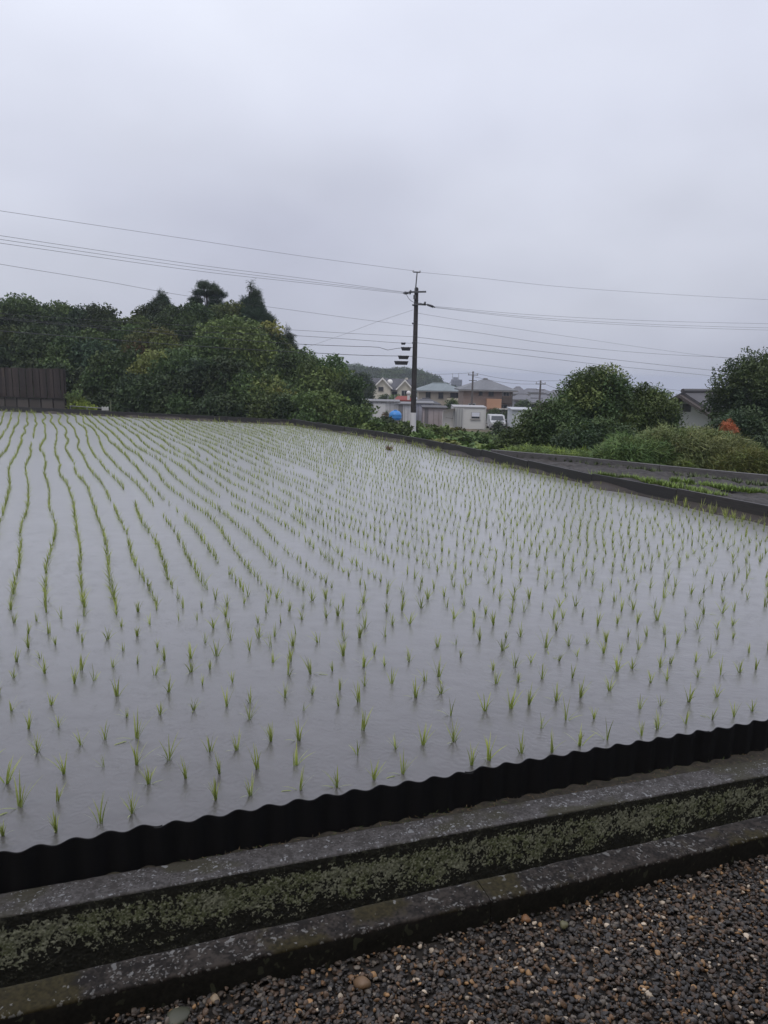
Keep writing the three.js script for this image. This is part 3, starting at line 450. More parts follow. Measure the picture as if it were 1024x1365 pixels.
// ---------------------------------------------------------------- utility pole and its lines
const POLE_D = 40;
{
  const foot = at(550, 592, POLE_D), top = at(555.3, 385.5, POLE_D), X = (foot.x + top.x) / 2, gy = land(X, -POLE_D) - 0.3;
  const pole = thing('utility_pole', 'tall dark concrete utility pole with a white lower sleeve behind the edging', 'utility pole', [foot.x, gy, -POLE_D]);
  const Y = (py) => at(553, py, POLE_D).y - gy, lean = (top.x - foot.x) / (top.y - foot.y), cx = (y) => lean * (y - (foot.y - gy)), PX = POLE_D / FPX;
  const stain = texture(128, 512, (u, v) => { const a = fbm2(u * 8, v * 60, 4, 51), b = fbm2(u * 24, v * 20, 3, 52); return mix3([0.014, 0.012, 0.012], [0.050, 0.043, 0.041], clamp(a * 0.8 + b * 0.7 - 0.35)); });
  const conc = mat(1, 1, 1, 0.75, { map: stain, bumpMap: stain, bumpScale: 0.004 }), steel = mat(0.10, 0.10, 0.105, 0.5, { metalness: 0.4 }), rubber = mat(0.012, 0.012, 0.014, 0.5), white = mat(0.62, 0.61, 0.62, 0.5), por = mat(0.32, 0.32, 0.33, 0.3);
  const rAt = (y) => mix(0.165, 0.105, clamp(y / (top.y - gy)));
  part('shaft', rod(V(cx(0), 0, 0), V(cx(Y(385.5)), Y(385.5), 0), rAt(0), rAt(Y(385.5)), 20), conc, pole);
  const yw = Y(550), w = part('sleeve', rod(V(cx(Y(640)), Math.max(0.1, Y(640)), 0), V(cx(yw), yw, 0), rAt(0.3) + 0.012, rAt(yw) + 0.012, 20), white, pole);
  part('seam', rod(V(cx(Y(588)) - 0.06, Y(600), 0.13), V(cx(yw) - 0.06, yw - 0.05, 0.128), 0.012, 0.012, 5), mat(0.35, 0.35, 0.36, 0.6), w);
  part('cap', new THREE.SphereGeometry(rAt(9.9) + 0.004, 14, 7, 0, 6.283, 0, 1.571).translate(cx(Y(385.5)), Y(385.5), 0), conc, pole);
  for (const py of [400, 427, 448, 456, 476, 520]) part('band', new THREE.TorusGeometry(rAt(Y(py)) + 0.006, 0.012, 5, 20).rotateX(Math.PI / 2).translate(cx(Y(py)), Y(py), 0), steel, pole);
  const L = (px, py, dz = 0) => { const p = at(px, py, POLE_D - dz); return V(p.x - foot.x, p.y - gy, dz); };
  part('tip_pin', rod(L(553.6, 391, 0.13), L(556.2, 363, 0.13), 0.035, 0.028, 8), steel, pole);
  const tb = part('tip_bracket', rod(L(551, 362.5, 0.13), L(560.5, 363, 0.13), 0.035, 0.03, 8), steel, pole);
  part('insulator', [rod(L(551, 362.5, 0.13), L(551, 360.4, 0.13), 0.05, 0.035), rod(L(560, 363, 0.13), L(560, 360.8, 0.13), 0.05, 0.035)], por, tb);
  // two crossarms reaching across the line, each with strain insulators
  const arm = (py, pl, pr, tilt) => part('crossarm', box(Math.abs(L(pr, py).x - L(pl, py).x), 0.085, 0.085, 0, 0, 0).rotateZ(tilt).translate((L(pl, py).x + L(pr, py).x) / 2, L(553, py).y, 0.16), steel, pole);
  arm(389.5, 545, 568, 0.04); arm(406, 551.5, 568, -0.03);
  const strain = (a, b, k) => { const d = b.clone().sub(a), g = [rod(a, b, 0.014, 0.014, 6)]; for (let i = 0; i < k; i++) { const q = a.clone().addScaledVector(d, 0.25 + 0.6 * i / k); g.push(rod(q, q.clone().addScaledVector(d, 0.09), 0.06, 0.045, 10)); } part('strain_insulator', g, rubber, pole); };
  for (const [dz, o] of [[0.5, 0], [0.15, 1.2], [-0.35, 2.2]]) { strain(L(547, 390.5, dz), L(537.5, 389.5 + o, dz), 5); strain(L(566, 405, dz), L(580, 409 + o * 0.6, dz), 5); }
  part('spacer_arm', [bx(0.08, 0.08, 1.3, L(547, 390).x, L(547, 391).y, 0.1), bx(0.08, 0.08, 1.3, L(566, 405).x, L(566, 406).y, 0.1)], steel, pole);
  part('jumper_wire', new THREE.TubeGeometry(new THREE.CatmullRomCurve3([L(541, 391, 0.4), L(546, 399, 0.45), L(552, 403, 0.4), L(560, 404, 0.4), L(567, 406, 0.4)]), 20, 0.012, 5), rubber, pole);
  part('switch_box', [bx(0.12, 0.2, 0.14, L(552.5, 397).x, L(552, 399).y, 0.16)], steel, pole);
  for (const [px, py] of [[551.5, 431.5], [551.8, 407], [551.6, 457.5]]) part('hook_bracket', [box(0.16, 0.07, 0.1, L(px, py).x, L(px, py).y, 0.05), rod(L(px - 1.5, py, 0.05), L(px - 1.5, py - 1.6, 0.05), 0.035, 0.02, 8)], steel, pole);

  // telephone splice closures hanging on the lines just left of the pole
  const closure = (x0, x1, y0, y1, label) => {
    const a = at(x0, y0, POLE_D - 0.4), b = at(x1, y1, POLE_D - 0.4), w = b.x - a.x, h = a.y - b.y, d = Math.max(0.16, h), s = new THREE.Shape([[-w / 2, h / 2], [w / 2, h / 2], [w / 2 - h * 0.4, -h / 2], [-w / 2 + h * 0.4, -h / 2]].map((q) => new THREE.Vector2(...q)));
    const t = thing('splice_closure', label, 'cable closure', [(a.x + b.x) / 2, (a.y + b.y) / 2, a.z]);
    part('case', new THREE.ExtrudeGeometry(s, { depth: d, bevelEnabled: true, bevelSize: 0.02, bevelThickness: 0.02, bevelSegments: 2 }).translate(0, 0, -d / 2), rubber, t);
    part('strap', [bx(0.03, h + 0.045, d + 0.06, -w * 0.27, -h / 2 - 0.022, 0), bx(0.03, h + 0.045, d + 0.06, w * 0.27, -h / 2 - 0.022, 0)], rubber, t);
  };
  closure(535, 540.5, 457, 459, 'tiny cable closure, uppermost of the four beside the pole');
  closure(535, 547.5, 463, 467, 'black cable closure hung second from the top beside the pole');
  closure(531, 545, 474.3, 478.4, 'black cable closure hung third from the top beside the pole');
  closure(526, 544, 481.5, 486, 'longest black cable closure, lowest of the four beside the pole');

  // lines: real cables sagging between this pole and the next ones, outside the picture
  const wireM = mat(0.03, 0.03, 0.034, 0.6);
  const wire = (pts, r, label, m = wireM) => { const c = new THREE.CatmullRomCurve3(pts.map((q) => at(...q))); tag(part('overhead_wire', new THREE.TubeGeometry(c, 40, r * 0.62, 5), m, scene), label, 'wire'); };
  const LD = 26, RD = 48, lerpD = (x) => x < 553 ? mix(LD, POLE_D, x / 553) : mix(POLE_D, RD, (x - 553) / 471);
  const line = (pts, r, label) => wire(pts.map(([x, y, o = 0]) => [x, y, lerpD(x) - o]), r, label);
  const W = 'to the wood', E2 = 'to the far shrub side';
  line([[-90, 268], [0, 281], [140, 302], [260, 320], [400, 341], [551, 361]], 0.010, 'topmost thin wire from the pole tip pin over the wood');
  line([[-90, 300], [0, 314, -0.35], [270, 354, -0.35], [400, 370.5, -0.35], [538, 389.2, -0.35]], 0.011, 'upper of three parallel wires from the left crossarm over the wood');
  line([[-90, 305], [0, 319], [270, 358], [400, 374], [538, 390]], 0.011, 'middle of three parallel wires from the left crossarm over the wood');
  line([[-90, 311], [0, 324, 0.4], [270, 362, 0.4], [400, 376.5, 0.4], [538, 391.3, 0.4]], 0.011, 'lower of three parallel wires from the left crossarm over the wood');
  line([[-90, 335], [0, 352], [140, 375], [240, 393], [365, 410], [460, 423], [551, 434.5]], 0.010, 'single wire crossing behind the conifer tops to the pole hook bracket');
  wire([[551, 413, 40], [500, 430, 46], [455, 447, 52], [400, 466, 60]], 0.010, 'faint stay wire slanting down from the pole into the wood');
  line([[-60, 412], [0, 418], [180, 430, 1], [300, 436], [375, 439], [460, 444], [552, 449]], 0.012, 'upper telephone cable on the pole above the cable closures');
  line([[-60, 418], [0, 423], [150, 436], [300, 444], [395, 447.5], [490, 454], [530, 457], [551, 457.5]], 0.014, 'telephone cable running through the tiny cable closure');
  line([[-60, 420], [0, 425], [150, 439], [270, 449], [395, 458.5], [480, 462], [505, 463], [520, 467], [531, 464], [552, 463.5]], 0.020, 'thick telephone cable with a dip beside the second closure');
  line([[-60, 436], [0, 441], [150, 453], [300, 464], [410, 470], [480, 473.5], [553, 475]], 0.022, 'lowest thick telephone cable running through the third closure');
  line([[560, 363], [620, 368.5], [740, 381.5], [880, 391.5], [1024, 399.5], [1130, 404]], 0.010, 'topmost thin wire from the pole tip pin over the big shrub');
  line([[580, 408.5], [700, 419, -0.3], [850, 427, -0.3], [1024, 431.5, -0.3], [1130, 433]], 0.011, 'upper of three parallel wires from the right insulators over the big shrub');
  line([[580, 409.5], [700, 422], [850, 431.5], [1024, 437], [1130, 438]], 0.011, 'middle of three parallel wires from the right insulators over the big shrub');
  line([[580, 410.2], [700, 424, 0.3], [850, 434, 0.3], [1024, 440, 0.3], [1130, 441]], 0.011, 'lower of three parallel wires from the right insulators over the big shrub');
  line([[557, 417.5], [640, 431], [760, 449], [870, 465], [955, 476], [1080, 490]], 0.009, 'faint wire below the right insulators sloping to the right hand tree');
  line([[556, 432], [640, 444], [720, 456.5], [800, 465.5], [880, 472], [989, 477.5], [1090, 482]], 0.012, 'wire from the pole hook bracket sloping over the big shrub');
  line([[556, 449.5], [700, 466], [850, 483], [958, 494.5], [1080, 507]], 0.015, 'upper of two telephone cables low over the big shrub');
  line([[556, 457], [700, 474], [800, 486], [900, 496], [958, 502], [1080, 514]], 0.014, 'lower of two telephone cables low over the big shrub');
  line([[556, 476], [640, 486], [757, 501], [870, 516], [960, 527]], 0.010, 'lowest faint wire passing behind the top of the big shrub');
}

// ---------------------------------------------------------------- foliage
function sprayGeo(seed, count, rad, len, wid, { droop = 0.2, up = 0.5, flat = 0.7, long = false } = {}) {
  const R = mulberry(seed), p = [], q = new THREE.Quaternion(), e = new THREE.Euler(), v = V(0, 0, 0);
  for (let k = 0; k < count; k++) {
    const az = R() * 6.283, rr = rad * Math.pow(R(), 0.5), cx = Math.cos(az) * rr, cz = Math.sin(az) * rr, cy = (R() - 0.5) * 2 * rad * flat - droop * rr;
    const l = len * (0.65 + 0.6 * R()), w = wid * (0.7 + 0.5 * R());
    e.set((R() - 0.5) * 1.7, az + (R() - 0.5) * 1.6, (R() - 0.5) * 1.7 - up * 0.3); q.setFromEuler(e);
    const pts = long ? [[0, 0, -w], [0, 0, w], [l * 0.6, l * 0.16, w * 0.9], [l, l * 0.02, 0], [l * 0.6, l * 0.16, -w * 0.9]] : [[0, 0, 0], [l * 0.45, l * 0.07, w], [l, -l * 0.1, 0], [l * 0.45, l * 0.07, -w]];
    const W = pts.map((t) => v.set(...t).applyQuaternion(q).add(V(cx, cy, cz)).toArray());
    for (const f of long ? [[0, 1, 2], [0, 2, 4], [4, 2, 3]] : [[0, 1, 2], [0, 2, 3]]) for (const i of f) p.push(...W[i]);
  }
  const g = new THREE.BufferGeometry(); g.setAttribute('position', new THREE.Float32BufferAttribute(p, 3)); g.computeVertexNormals(); return g;
}
const SPRAY = { broad: sprayGeo(1, 26, 0.42, 0.21, 0.062), fine: sprayGeo(2, 34, 0.40, 0.15, 0.042), needle: sprayGeo(3, 44, 0.42, 0.26, 0.016, { up: 0.9, droop: -0.1 }), kudzu: sprayGeo(4, 20, 0.45, 0.24, 0.10, { up: 0.2, flat: 0.4 }), bamboo: sprayGeo(5, 46, 0.27, 0.24, 0.0085, { long: true, droop: 0.5, flat: 0.6 }) };
const leafM = new THREE.MeshPhysicalMaterial({ roughness: 0.7, specularIntensity: 0.5, transmission: 0.2, thickness: 0, side: THREE.DoubleSide });
const barkM = mat(0.045, 0.036, 0.028, 0.9);
function fillInstances(name, geo, spots, parent, label, category) {
  const m = new THREE.InstancedMesh(geo, leafM, spots.length), o = new THREE.Object3D(), c = new THREE.Color();
  spots.forEach((s, i) => { o.position.set(s.x, s.y, s.z); o.rotation.set(s.rx, s.ry, s.rz); o.scale.setScalar(s.k); o.updateMatrix(); m.setMatrixAt(i, o.matrix); m.setColorAt(i, c.setRGB(...s.c)); });
  m.name = parent === scene ? numbered(name) : name; m.userData.kind = 'stuff'; m.castShadow = m.receiveShadow = true; parent.add(m); if (label) tag(m, label, category); return m;
}
const TINT = { dark: [0.048, 0.075, 0.030], mid: [0.074, 0.112, 0.036], pale: [0.135, 0.188, 0.060], olive: [0.145, 0.160, 0.045], blue: [0.050, 0.084, 0.044], lime: [0.20, 0.27, 0.05], brown: [0.16, 0.115, 0.05], bamboo: [0.17, 0.20, 0.075], kudzu: [0.110, 0.170, 0.050] };
// lobes: balls of leaf sprays set in a crown; shell density per square metre
function leafBalls(lobes, R, tint, { dens = 8, k = 1, kv = 0.5, mottle = 0.25, spots = [], lean = 1.2, alt, hollow = 0.35 } = {}) {
  for (const [x, y, z, r, sq = 0.8] of lobes) {
    const tone = 1 + (R() - 0.5) * 2 * mottle, hue = (R() - 0.5) * 0.22, n = Math.round(4 * Math.PI * r * r * dens), base = alt && R() < alt[1] ? TINT[alt[0]] : tint;
    for (let i = 0; i < n; i++) {
      const c = 2 * R() - 1, a = R() * 6.283, s = Math.sqrt(1 - c * c), rr = r * (1 - hollow * R() * R()) * (0.9 + 0.22 * noise3(x + c * 2.1 + 50, y + s * Math.cos(a) * 2.1 + 50, z + s * Math.sin(a) * 2.1 + 50)), t = tone * (0.78 + 0.44 * R());
      if (c < -0.55 && R() < 0.6) continue;
      spots.push({ x: x + s * Math.cos(a) * rr, y: y + c * rr * sq, z: z + s * Math.sin(a) * rr, rx: (R() - 0.5) * lean, ry: R() * 6.283, rz: (R() - 0.5) * lean, k: k * (1 - kv / 2 + kv * R()), c: [base[0] * t * (1 + hue), base[1] * t, base[2] * t * (1 - hue)] });
    }
  }
  return spots;
}
function trunkParts(g, R, h, r, lobes) {
  const geos = [], n = 6; let a = V(0, -0.3, 0); const bend = (R() - 0.5) * 0.5;
  for (let i = 1; i <= n; i++) { const t = i / n, b = V(Math.sin(t * 2) * bend, h * t, Math.cos(t * 3) * bend * 0.4 - bend * 0.4); geos.push(rod(a, b, r * (1 - 0.75 * (i - 1) / n), r * (1 - 0.75 * t), 8)); a = b; }
  part('trunk', geos, barkM, g);
  const pick = [...lobes].sort(() => R() - 0.5).slice(0, 7), lg = pick.map(([x, y, z]) => rod(V(bend * 0.5, Math.min(y * 0.6, h * (0.35 + 0.4 * R())), 0), V(x, y, z), r * 0.42, r * 0.10, 6));
  if (lg.length) part('limb', lg, barkM, g);
}
// a broadleaved tree seen between px-halfw..px+halfw, reaching up to pyTop, standing at depth d
function tree(name, label, px, pyTop, halfPx, d, tint, { seed = 1, spray = 'broad', group, lobesN, low = 0.12, k = 1, dens = 8, cat = 'tree', shape = 'round', alt, mottle, lobeR = 0.40, yBase } = {}) {
  const R = mulberry(seed * 7919 + 13), c = at(px, pyTop, d), gy = yBase ?? land(c.x, -d), H = c.y - gy, rx = halfPx * d / FPX;
  const t = thing(name, label, cat, [c.x, gy, -d], 0, group), lobes = [];
  const nl = lobesN ?? Math.round(12 + 3 * H / rx);
  if (shape === 'cone') {
    for (let i = 0; i < 26; i++) { const f = i / 25, y = H * (low + (1 - low) * f), rr = rx * Math.pow(1 - f, 0.95) * (0.8 + 0.4 * R()) + 0.06, m = f > 0.85 ? 1 : f > 0.5 ? 3 : 5; for (let j = 0; j < m; j++) { const a = j * 6.283 / m + i * 1.1 + R() * 0.6, q = rr * (0.45 + 0.25 * R()); lobes.push([Math.cos(a) * q, y - 0.12 * rr - (f > 0.9 ? 0.05 : 0), Math.sin(a) * q, rr * 0.46 + 0.05, 0.6]); } }
  } else if (shape === 'pine') {
    for (let i = 0; i < 7; i++) { const f = i / 6, y = H * (low + (0.98 - low) * f), rr = rx * (1 - 0.55 * f), m = 4; for (let j = 0; j < m; j++) { const a = j * 1.571 + i * 0.8 + R(), q = rr * (0.5 + 0.4 * R()); lobes.push([Math.cos(a) * q, y + (R() - 0.5) * 0.3 - 0.15, Math.sin(a) * q, rr * (0.24 + 0.10 * R()), 0.30]); } }
  } else {
    const cy = H * (low + (1 - low) / 2), ry = H * (1 - low) / 2;
    for (let i = 0; i < nl; i++) {
      const a = i * 2.39996 + R() * 0.5, c2 = 1 - 2 * (i + 0.5) / nl, s = Math.sqrt(1 - c2 * c2), lr = rx * lobeR * (0.75 + 0.5 * R()), f = 0.80 + 0.2 * R(), lr2 = Math.min(lr, ry * 0.62);
      lobes.push([Math.cos(a) * s * Math.max(0.1, rx * f - lr2 * 0.8), cy + c2 * Math.max(0.1, ry - lr2 * 0.8), Math.sin(a) * s * Math.max(0.1, rx * 0.85 * f - lr2 * 0.8), lr2, 0.8]);
    }
    lobes.push([0, cy, 0, Math.min(rx, ry) * 0.6, 1]);
  }
  trunkParts(t, R, H * (shape === 'round' ? 0.7 : 0.93), 0.05 + H * 0.018, lobes);
  fillInstances('crown', SPRAY[spray], leafBalls(lobes, R, TINT[tint], { dens: dens / (k * k), k, alt, mottle }), t);
  return t;
}
const WOOD = 'trees of the wood behind the paddy', inWood = (s) => `${s} in the wood behind the paddy`;
const ROUND = inWood('rounded dark green broadleaved tree'), MIDL = inWood('mid green bushy broadleaved tree'), OLIVE = inWood('olive green broadleaved tree with yellowish leaves');
for (const [i, a] of [
  [12, 393, 66, 58, 'dark', ROUND], [72, 402, 52, 61, 'dark', ROUND], [127, 404, 46, 57, 'dark', ROUND], [40, 432, 62, 50, 'dark', ROUND], [112, 442, 52, 48, 'blue', ROUND], [-40, 400, 60, 55, 'dark', ROUND],
  [172, 421, 40, 52, 'mid', MIDL], [205, 436, 46, 47, 'olive', OLIVE], [252, 404, 54, 55, 'mid', MIDL], [308, 403, 48, 57, 'mid', MIDL], [205, 404, 40, 57, 'dark', ROUND], [160, 468, 48, 43, 'mid', MIDL], [222, 466, 52, 42.5, 'mid', MIDL], [352, 428, 40, 50, 'mid', MIDL], [290, 478, 56, 41, 'dark', ROUND], [345, 497, 50, 40, 'mid', MIDL], [395, 466, 46, 45, 'mid', MIDL], [60, 480, 50, 45, 'dark', ROUND], [198, 500, 44, 40.2, 'dark', ROUND],
].entries()) tree('broadleaf_tree', a[5], a[0], a[1], a[2], a[3], a[4], { seed: i + 1, group: WOOD, low: 0.05, alt: a[4] === 'olive' ? ['brown', 0.25] : a[4] === 'mid' ? ['olive', 0.2] : ['mid', 0.15], k: 1, mottle: 0.42 });
tree('broadleaf_tree', 'broad pale green tree draped with vines at the front of the wood', 308, 424, 62, 46, 'pale', { seed: 41, low: 0.05, mottle: 0.22, lobesN: 24, lobeR: 0.36, group: WOOD });
tree('broadleaf_tree', 'low pale green bushy tree sloping down at the end of the wood', 432, 474, 44, 43, 'pale', { seed: 42, low: 0.02, mottle: 0.25, alt: ['mid', 0.5], group: WOOD });
tree('pine_tree', 'dark pine with flat spreading tiers rising above the wood', 279, 375, 38, 60, 'blue', { seed: 43, spray: 'needle', shape: 'pine', low: 0.66, k: 0.55, dens: 9 });
tree('cedar_tree', 'pointed dark conifer rising at the right shoulder of the wood', 335, 376, 66, 57, 'blue', { seed: 44, spray: 'needle', shape: 'cone', low: 0.15, k: 0.6, dens: 9 });
tree('cedar_tree', 'small dark conifer top beside the pine above the wood', 214, 386, 50, 59, 'blue', { seed: 45, spray: 'needle', shape: 'cone', low: 0.4, k: 0.6, dens: 9 });
tree('cedar_tree', 'slim dark conifer behind the shoulder of the wood', 383, 434, 36, 56, 'dark', { seed: 46, spray: 'needle', shape: 'cone', low: 0.15, k: 0.6, dens: 9 });
const WS = 'shrubs along the foot of the wood';
for (const [i, a] of [[465, 500, 28, 41, 'mid'], [425, 520, 44, 37.5, 'kudzu'], [370, 525, 40, 38, 'mid'], [478, 540, 20, 37, 'kudzu'], [300, 528, 40, 38.5, 'dark'], [240, 525, 40, 39.5, 'mid'], [180, 530, 34, 40, 'dark'], [135, 528, 30, 41, 'dark']].entries())
  tree('shrub', 'dense leafy shrub at the foot of the wood behind the edging', a[0], a[1], a[2], a[3], a[4], { seed: 60 + i, cat: 'shrub', group: WS, low: 0, alt: ['dark', 0.2], k: 0.9, lobesN: 14 });
tree('shrub', 'small yellow green bush beside the dark board fence', 104, 531, 17, 37.6, 'lime', { seed: 70, cat: 'shrub', low: 0, k: 0.6, lobesN: 10, lobeR: 0.45 });
tree('shrub', 'thin pale green sapling beside the yellow green bush', 97, 521, 9, 37.4, 'pale', { seed: 71, cat: 'shrub', low: 0.2, k: 0.5, lobesN: 8 });
// right hand side
for (const [i, a] of [[1190, 480, 80, 34], [1340, 470, 90, 38], [1500, 490, 90, 36]].entries()) tree('broadleaf_tree', 'dark green tree standing beyond the far end of the low kerb', a[0], a[1], a[2], a[3], 'dark', { seed: 90 + i, spray: 'fine', low: 0.05, k: 1, alt: ['mid', 0.4], group: 'trees beyond the low kerb' });
tree('shrub_tree', 'tall crown of the big dark green shrub mass beyond the soil strip', 800, 489, 58, 26, 'mid', { seed: 80, spray: 'fine', cat: 'shrub', low: 0.03, k: 0.74, dens: 8, lobesN: 30, lobeR: 0.34, alt: ['pale', 0.4], mottle: 0.35 });
tree('shrub_tree', 'right shoulder of the big dark green shrub mass beside the white gabled house', 862, 512, 50, 26.5, 'mid', { seed: 81, spray: 'fine', cat: 'shrub', low: 0.03, k: 0.74, dens: 8, lobesN: 24, lobeR: 0.36, alt: ['pale', 0.35] });
tree('shrub_tree', 'lower left shoulder of the big shrub mass beside the white garage', 735, 536, 46, 25, 'mid', { seed: 82, spray: 'fine', cat: 'shrub', low: 0, k: 0.72, dens: 8, lobesN: 22, lobeR: 0.36, alt: ['mid', 0.5] });
tree('shrub_tree', 'low end of the big shrub mass where the soil strip begins', 692, 567, 30, 25.5, 'dark', { seed: 83, spray: 'fine', cat: 'shrub', low: 0, k: 0.7, lobesN: 14, alt: ['mid', 0.4] });
tree('shrub_tree', 'dark evergreen bush hidden at the foot of the big shrub mass', 800, 560, 60, 22.5, 'dark', { seed: 84, spray: 'fine', cat: 'shrub', low: 0, k: 0.7, lobesN: 18, alt: ['mid', 0.3] });
tree('broadleaf_tree', 'spreading dark tree with open gaps beside the white gabled house', 1015, 467, 62, 30, 'dark', { seed: 85, spray: 'fine', low: 0.3, k: 0.85, dens: 6, lobesN: 26, lobeR: 0.30, alt: ['mid', 0.4], mottle: 0.3 });
tree('broadleaf_tree', 'large dark tree partly beyond the white gabled house and bamboo', 1090, 470, 70, 32, 'dark', { seed: 86, spray: 'fine', low: 0.1, k: 0.9, alt: ['mid', 0.3] });
tree('shrub', 'very dark evergreen bush under the spreading tree', 990, 545, 40, 26, 'dark', { seed: 87, spray: 'fine', cat: 'shrub', low: 0, k: 0.75, lobesN: 16 });
tree('shrub', 'dark evergreen bush beside the bamboo grass at the kerb', 1040, 580, 38, 21, 'dark', { seed: 88, spray: 'fine', cat: 'shrub', low: 0, k: 0.7, lobesN: 14 });
{ // bamboo grass: arching leafy culms
  const clump = (px, py, half, d, seed, tint, label) => {
    const R = mulberry(seed), c = at(px, py, d), gy = land(c.x, -d) - 0.05, H = c.y - gy, rx = half * d / FPX, t = thing('bamboo_grass', label, 'bamboo grass', [c.x, gy, -d]), spots = [], culms = [];
    for (let i = 0; i < 110; i++) {
      const a = R() * 6.283, q = rx * Math.sqrt(R()), bxp = Math.cos(a) * q * 0.75, bz = Math.sin(a) * q * 0.5, h = H * (0.7 + 0.33 * R()) * (1 - 0.35 * (q / rx) ** 2), ox = Math.cos(a) * 0.28 * h * (0.3 + R()), oz = Math.sin(a) * 0.2 * h, hue = (R() - 0.5) * 0.3;
      culms.push(rod(V(bxp, 0, bz), V(bxp + ox * 0.6, h * 0.75, bz + oz * 0.6), 0.008, 0.004, 4));
      for (let j = 0; j < 16; j++) { const f = 0.12 + 0.88 * Math.sqrt(R()), k = 0.7 + 0.35 * R(), tn = 0.7 + 0.6 * R(); spots.push({ x: bxp + ox * f * f * 1.1 + (R() - 0.5) * 0.22, y: h * f * (1 - 0.08 * f), z: bz + oz * f * f * 1.1 + (R() - 0.5) * 0.22, rx: (R() - 0.5) * 0.7, ry: R() * 6.283, rz: (R() - 0.5) * 0.7, k, c: [tint[0] * tn * (1 + hue), tint[1] * tn, tint[2] * tn] }); }
    }
    part('culms', culms, mat(0.09, 0.10, 0.045, 0.7), t); fillInstances('leaves', SPRAY.bamboo, spots, t);
  };
  clump(850, 578, 46, 18.2, 1, TINT.kudzu, 'greener left end of the drooping bamboo grass thicket');
  clump(905, 563, 56, 18.6, 2, TINT.bamboo, 'tallest middle clump of the drooping bamboo grass thicket');
  clump(960, 572, 46, 18.0, 3, TINT.bamboo, 'straw green right clump of the bamboo grass thicket below the orange foliage');
  clump(995, 596, 30, 17.2, 4, TINT.olive, 'low ragged end of the bamboo grass thicket at the kerb');
  const o = at(971, 566, 20), R = mulberry(6), t = thing('orange_foliage', 'small patch of orange dead foliage on top of the bamboo grass', 'dead foliage', [o.x, o.y - 0.5, o.z]);
  fillInstances('leaves', SPRAY.bamboo, leafBalls([[0, 0.42, 0, 0.10], [0.12, 0.36, 0.05, 0.07], [-0.13, 0.44, 0, 0.06], [0.05, 0.52, 0, 0.05]], R, [0.50, 0.17, 0.075], { dens: 130, k: 0.45 }), t); part('stem', rod(V(0, -0.9, 0), V(0, 0.45, 0), 0.012, 0.006, 5), mat(0.2, 0.09, 0.05, 0.8), t);
}
// bank of creepers and brush between the edging and the sheds
const BANK = 'bushes on the overgrown bank behind the edging';
for (const [i, a] of [[500, 560, 24, 34, 'kudzu'], [528, 566, 26, 33, 'mid'], [585, 568, 28, 36, 'kudzu'], [620, 577, 24, 32, 'kudzu'], [566, 575, 22, 30, 'kudzu'], [650, 584, 22, 29, 'mid'], [604, 588, 20, 27, 'kudzu'], [640, 578, 26, 38, 'mid'], [510, 556, 20, 50, 'dark'], [545, 562, 26, 45, 'mid'], [678, 578, 18, 30, 'mid'], [600, 570, 30, 48, 'olive'], [672, 572, 22, 44, 'dark'], [655, 590, 16, 26, 'kudzu']].entries())
  tree('bank_bush', 'creeper covered green bush on the overgrown bank around the pole', a[0], a[1], a[2], a[3], a[4], { seed: 120 + i, cat: 'bush', group: BANK, low: 0, spray: 'kudzu', k: 0.62, lobesN: 12, lobeR: 0.46, alt: ['pale', 0.2] });
{
  const R = mulberry(99), spots = [];
  while (spots.length < 9000) {
    const d = mix(23, 70, R() * R()), px = mix(470, 1010, R()), x = at(px, 560, d).x, z = -d; if (inField(x, z) || edgeDist(x, z) < 0.5) continue;
    if (d > 50 && noise2(x * 0.3, z * 0.3, 9) < 0.45) continue;
    const b = noise2(x * 0.6, z * 0.6, 19), c = b < 0.2 ? TINT.olive : b > 0.75 ? TINT.pale : TINT.kudzu, t = 0.75 + 0.5 * R();
    spots.push({ x, y: land(x, z) + 0.1 + 0.35 * noise2(x * 0.7, z * 0.7, 29), z, rx: (R() - 0.5) * 0.6, ry: R() * 6.283, rz: (R() - 0.5) * 0.6, k: 0.6 + 0.5 * R(), c: [c[0] * t, c[1] * t, c[2] * t] });
  }
  fillInstances('ground_creeper', SPRAY.kudzu, spots, scene, 'creeping green vines carpeting the low ground behind the edging', 'creeper');
  const w = []; // rank grass along the far side of the low kerb and the edge of the wood
  const row = (A, B, n, spread, h, tints) => { for (let i = 0; i < n; i++) { const t = R(), x = mix(A.x, B.x, t) + (R() - 0.5) * spread, z = mix(A.z, B.z, t) + (R() - 0.5) * spread; if (inField(x, z)) continue; const c = tints[Math.floor(R() * tints.length)], q = 0.7 + 0.6 * R(); w.push({ x, y: Math.max(A.y, land(x, z)) + h * R(), z, rx: (R() - 0.5) * 0.8, ry: R() * 6.283, rz: (R() - 0.5) * 0.8, k: 0.4 + 0.4 * R(), c: [c[0] * q, c[1] * q, c[2] * q] }); } };
  row(level(690, 603, 0.12), level(830, 618, 0.12), 420, 0.7, 0.14, [TINT.lime, TINT.kudzu, TINT.pale]); row(level(830, 618, 0.12), level(1040, 632, 0.12), 520, 0.6, 0.2, [TINT.lime, TINT.bamboo, TINT.pale]); row(level(985, 622, 0.1), level(1050, 632, 0.1), 260, 0.5, 0.4, [TINT.lime, TINT.olive, TINT.pale]);
  fillInstances('rank_grass', SPRAY.bamboo, w, scene, 'rank yellow green grass behind the low grey kerb', 'grass');
}

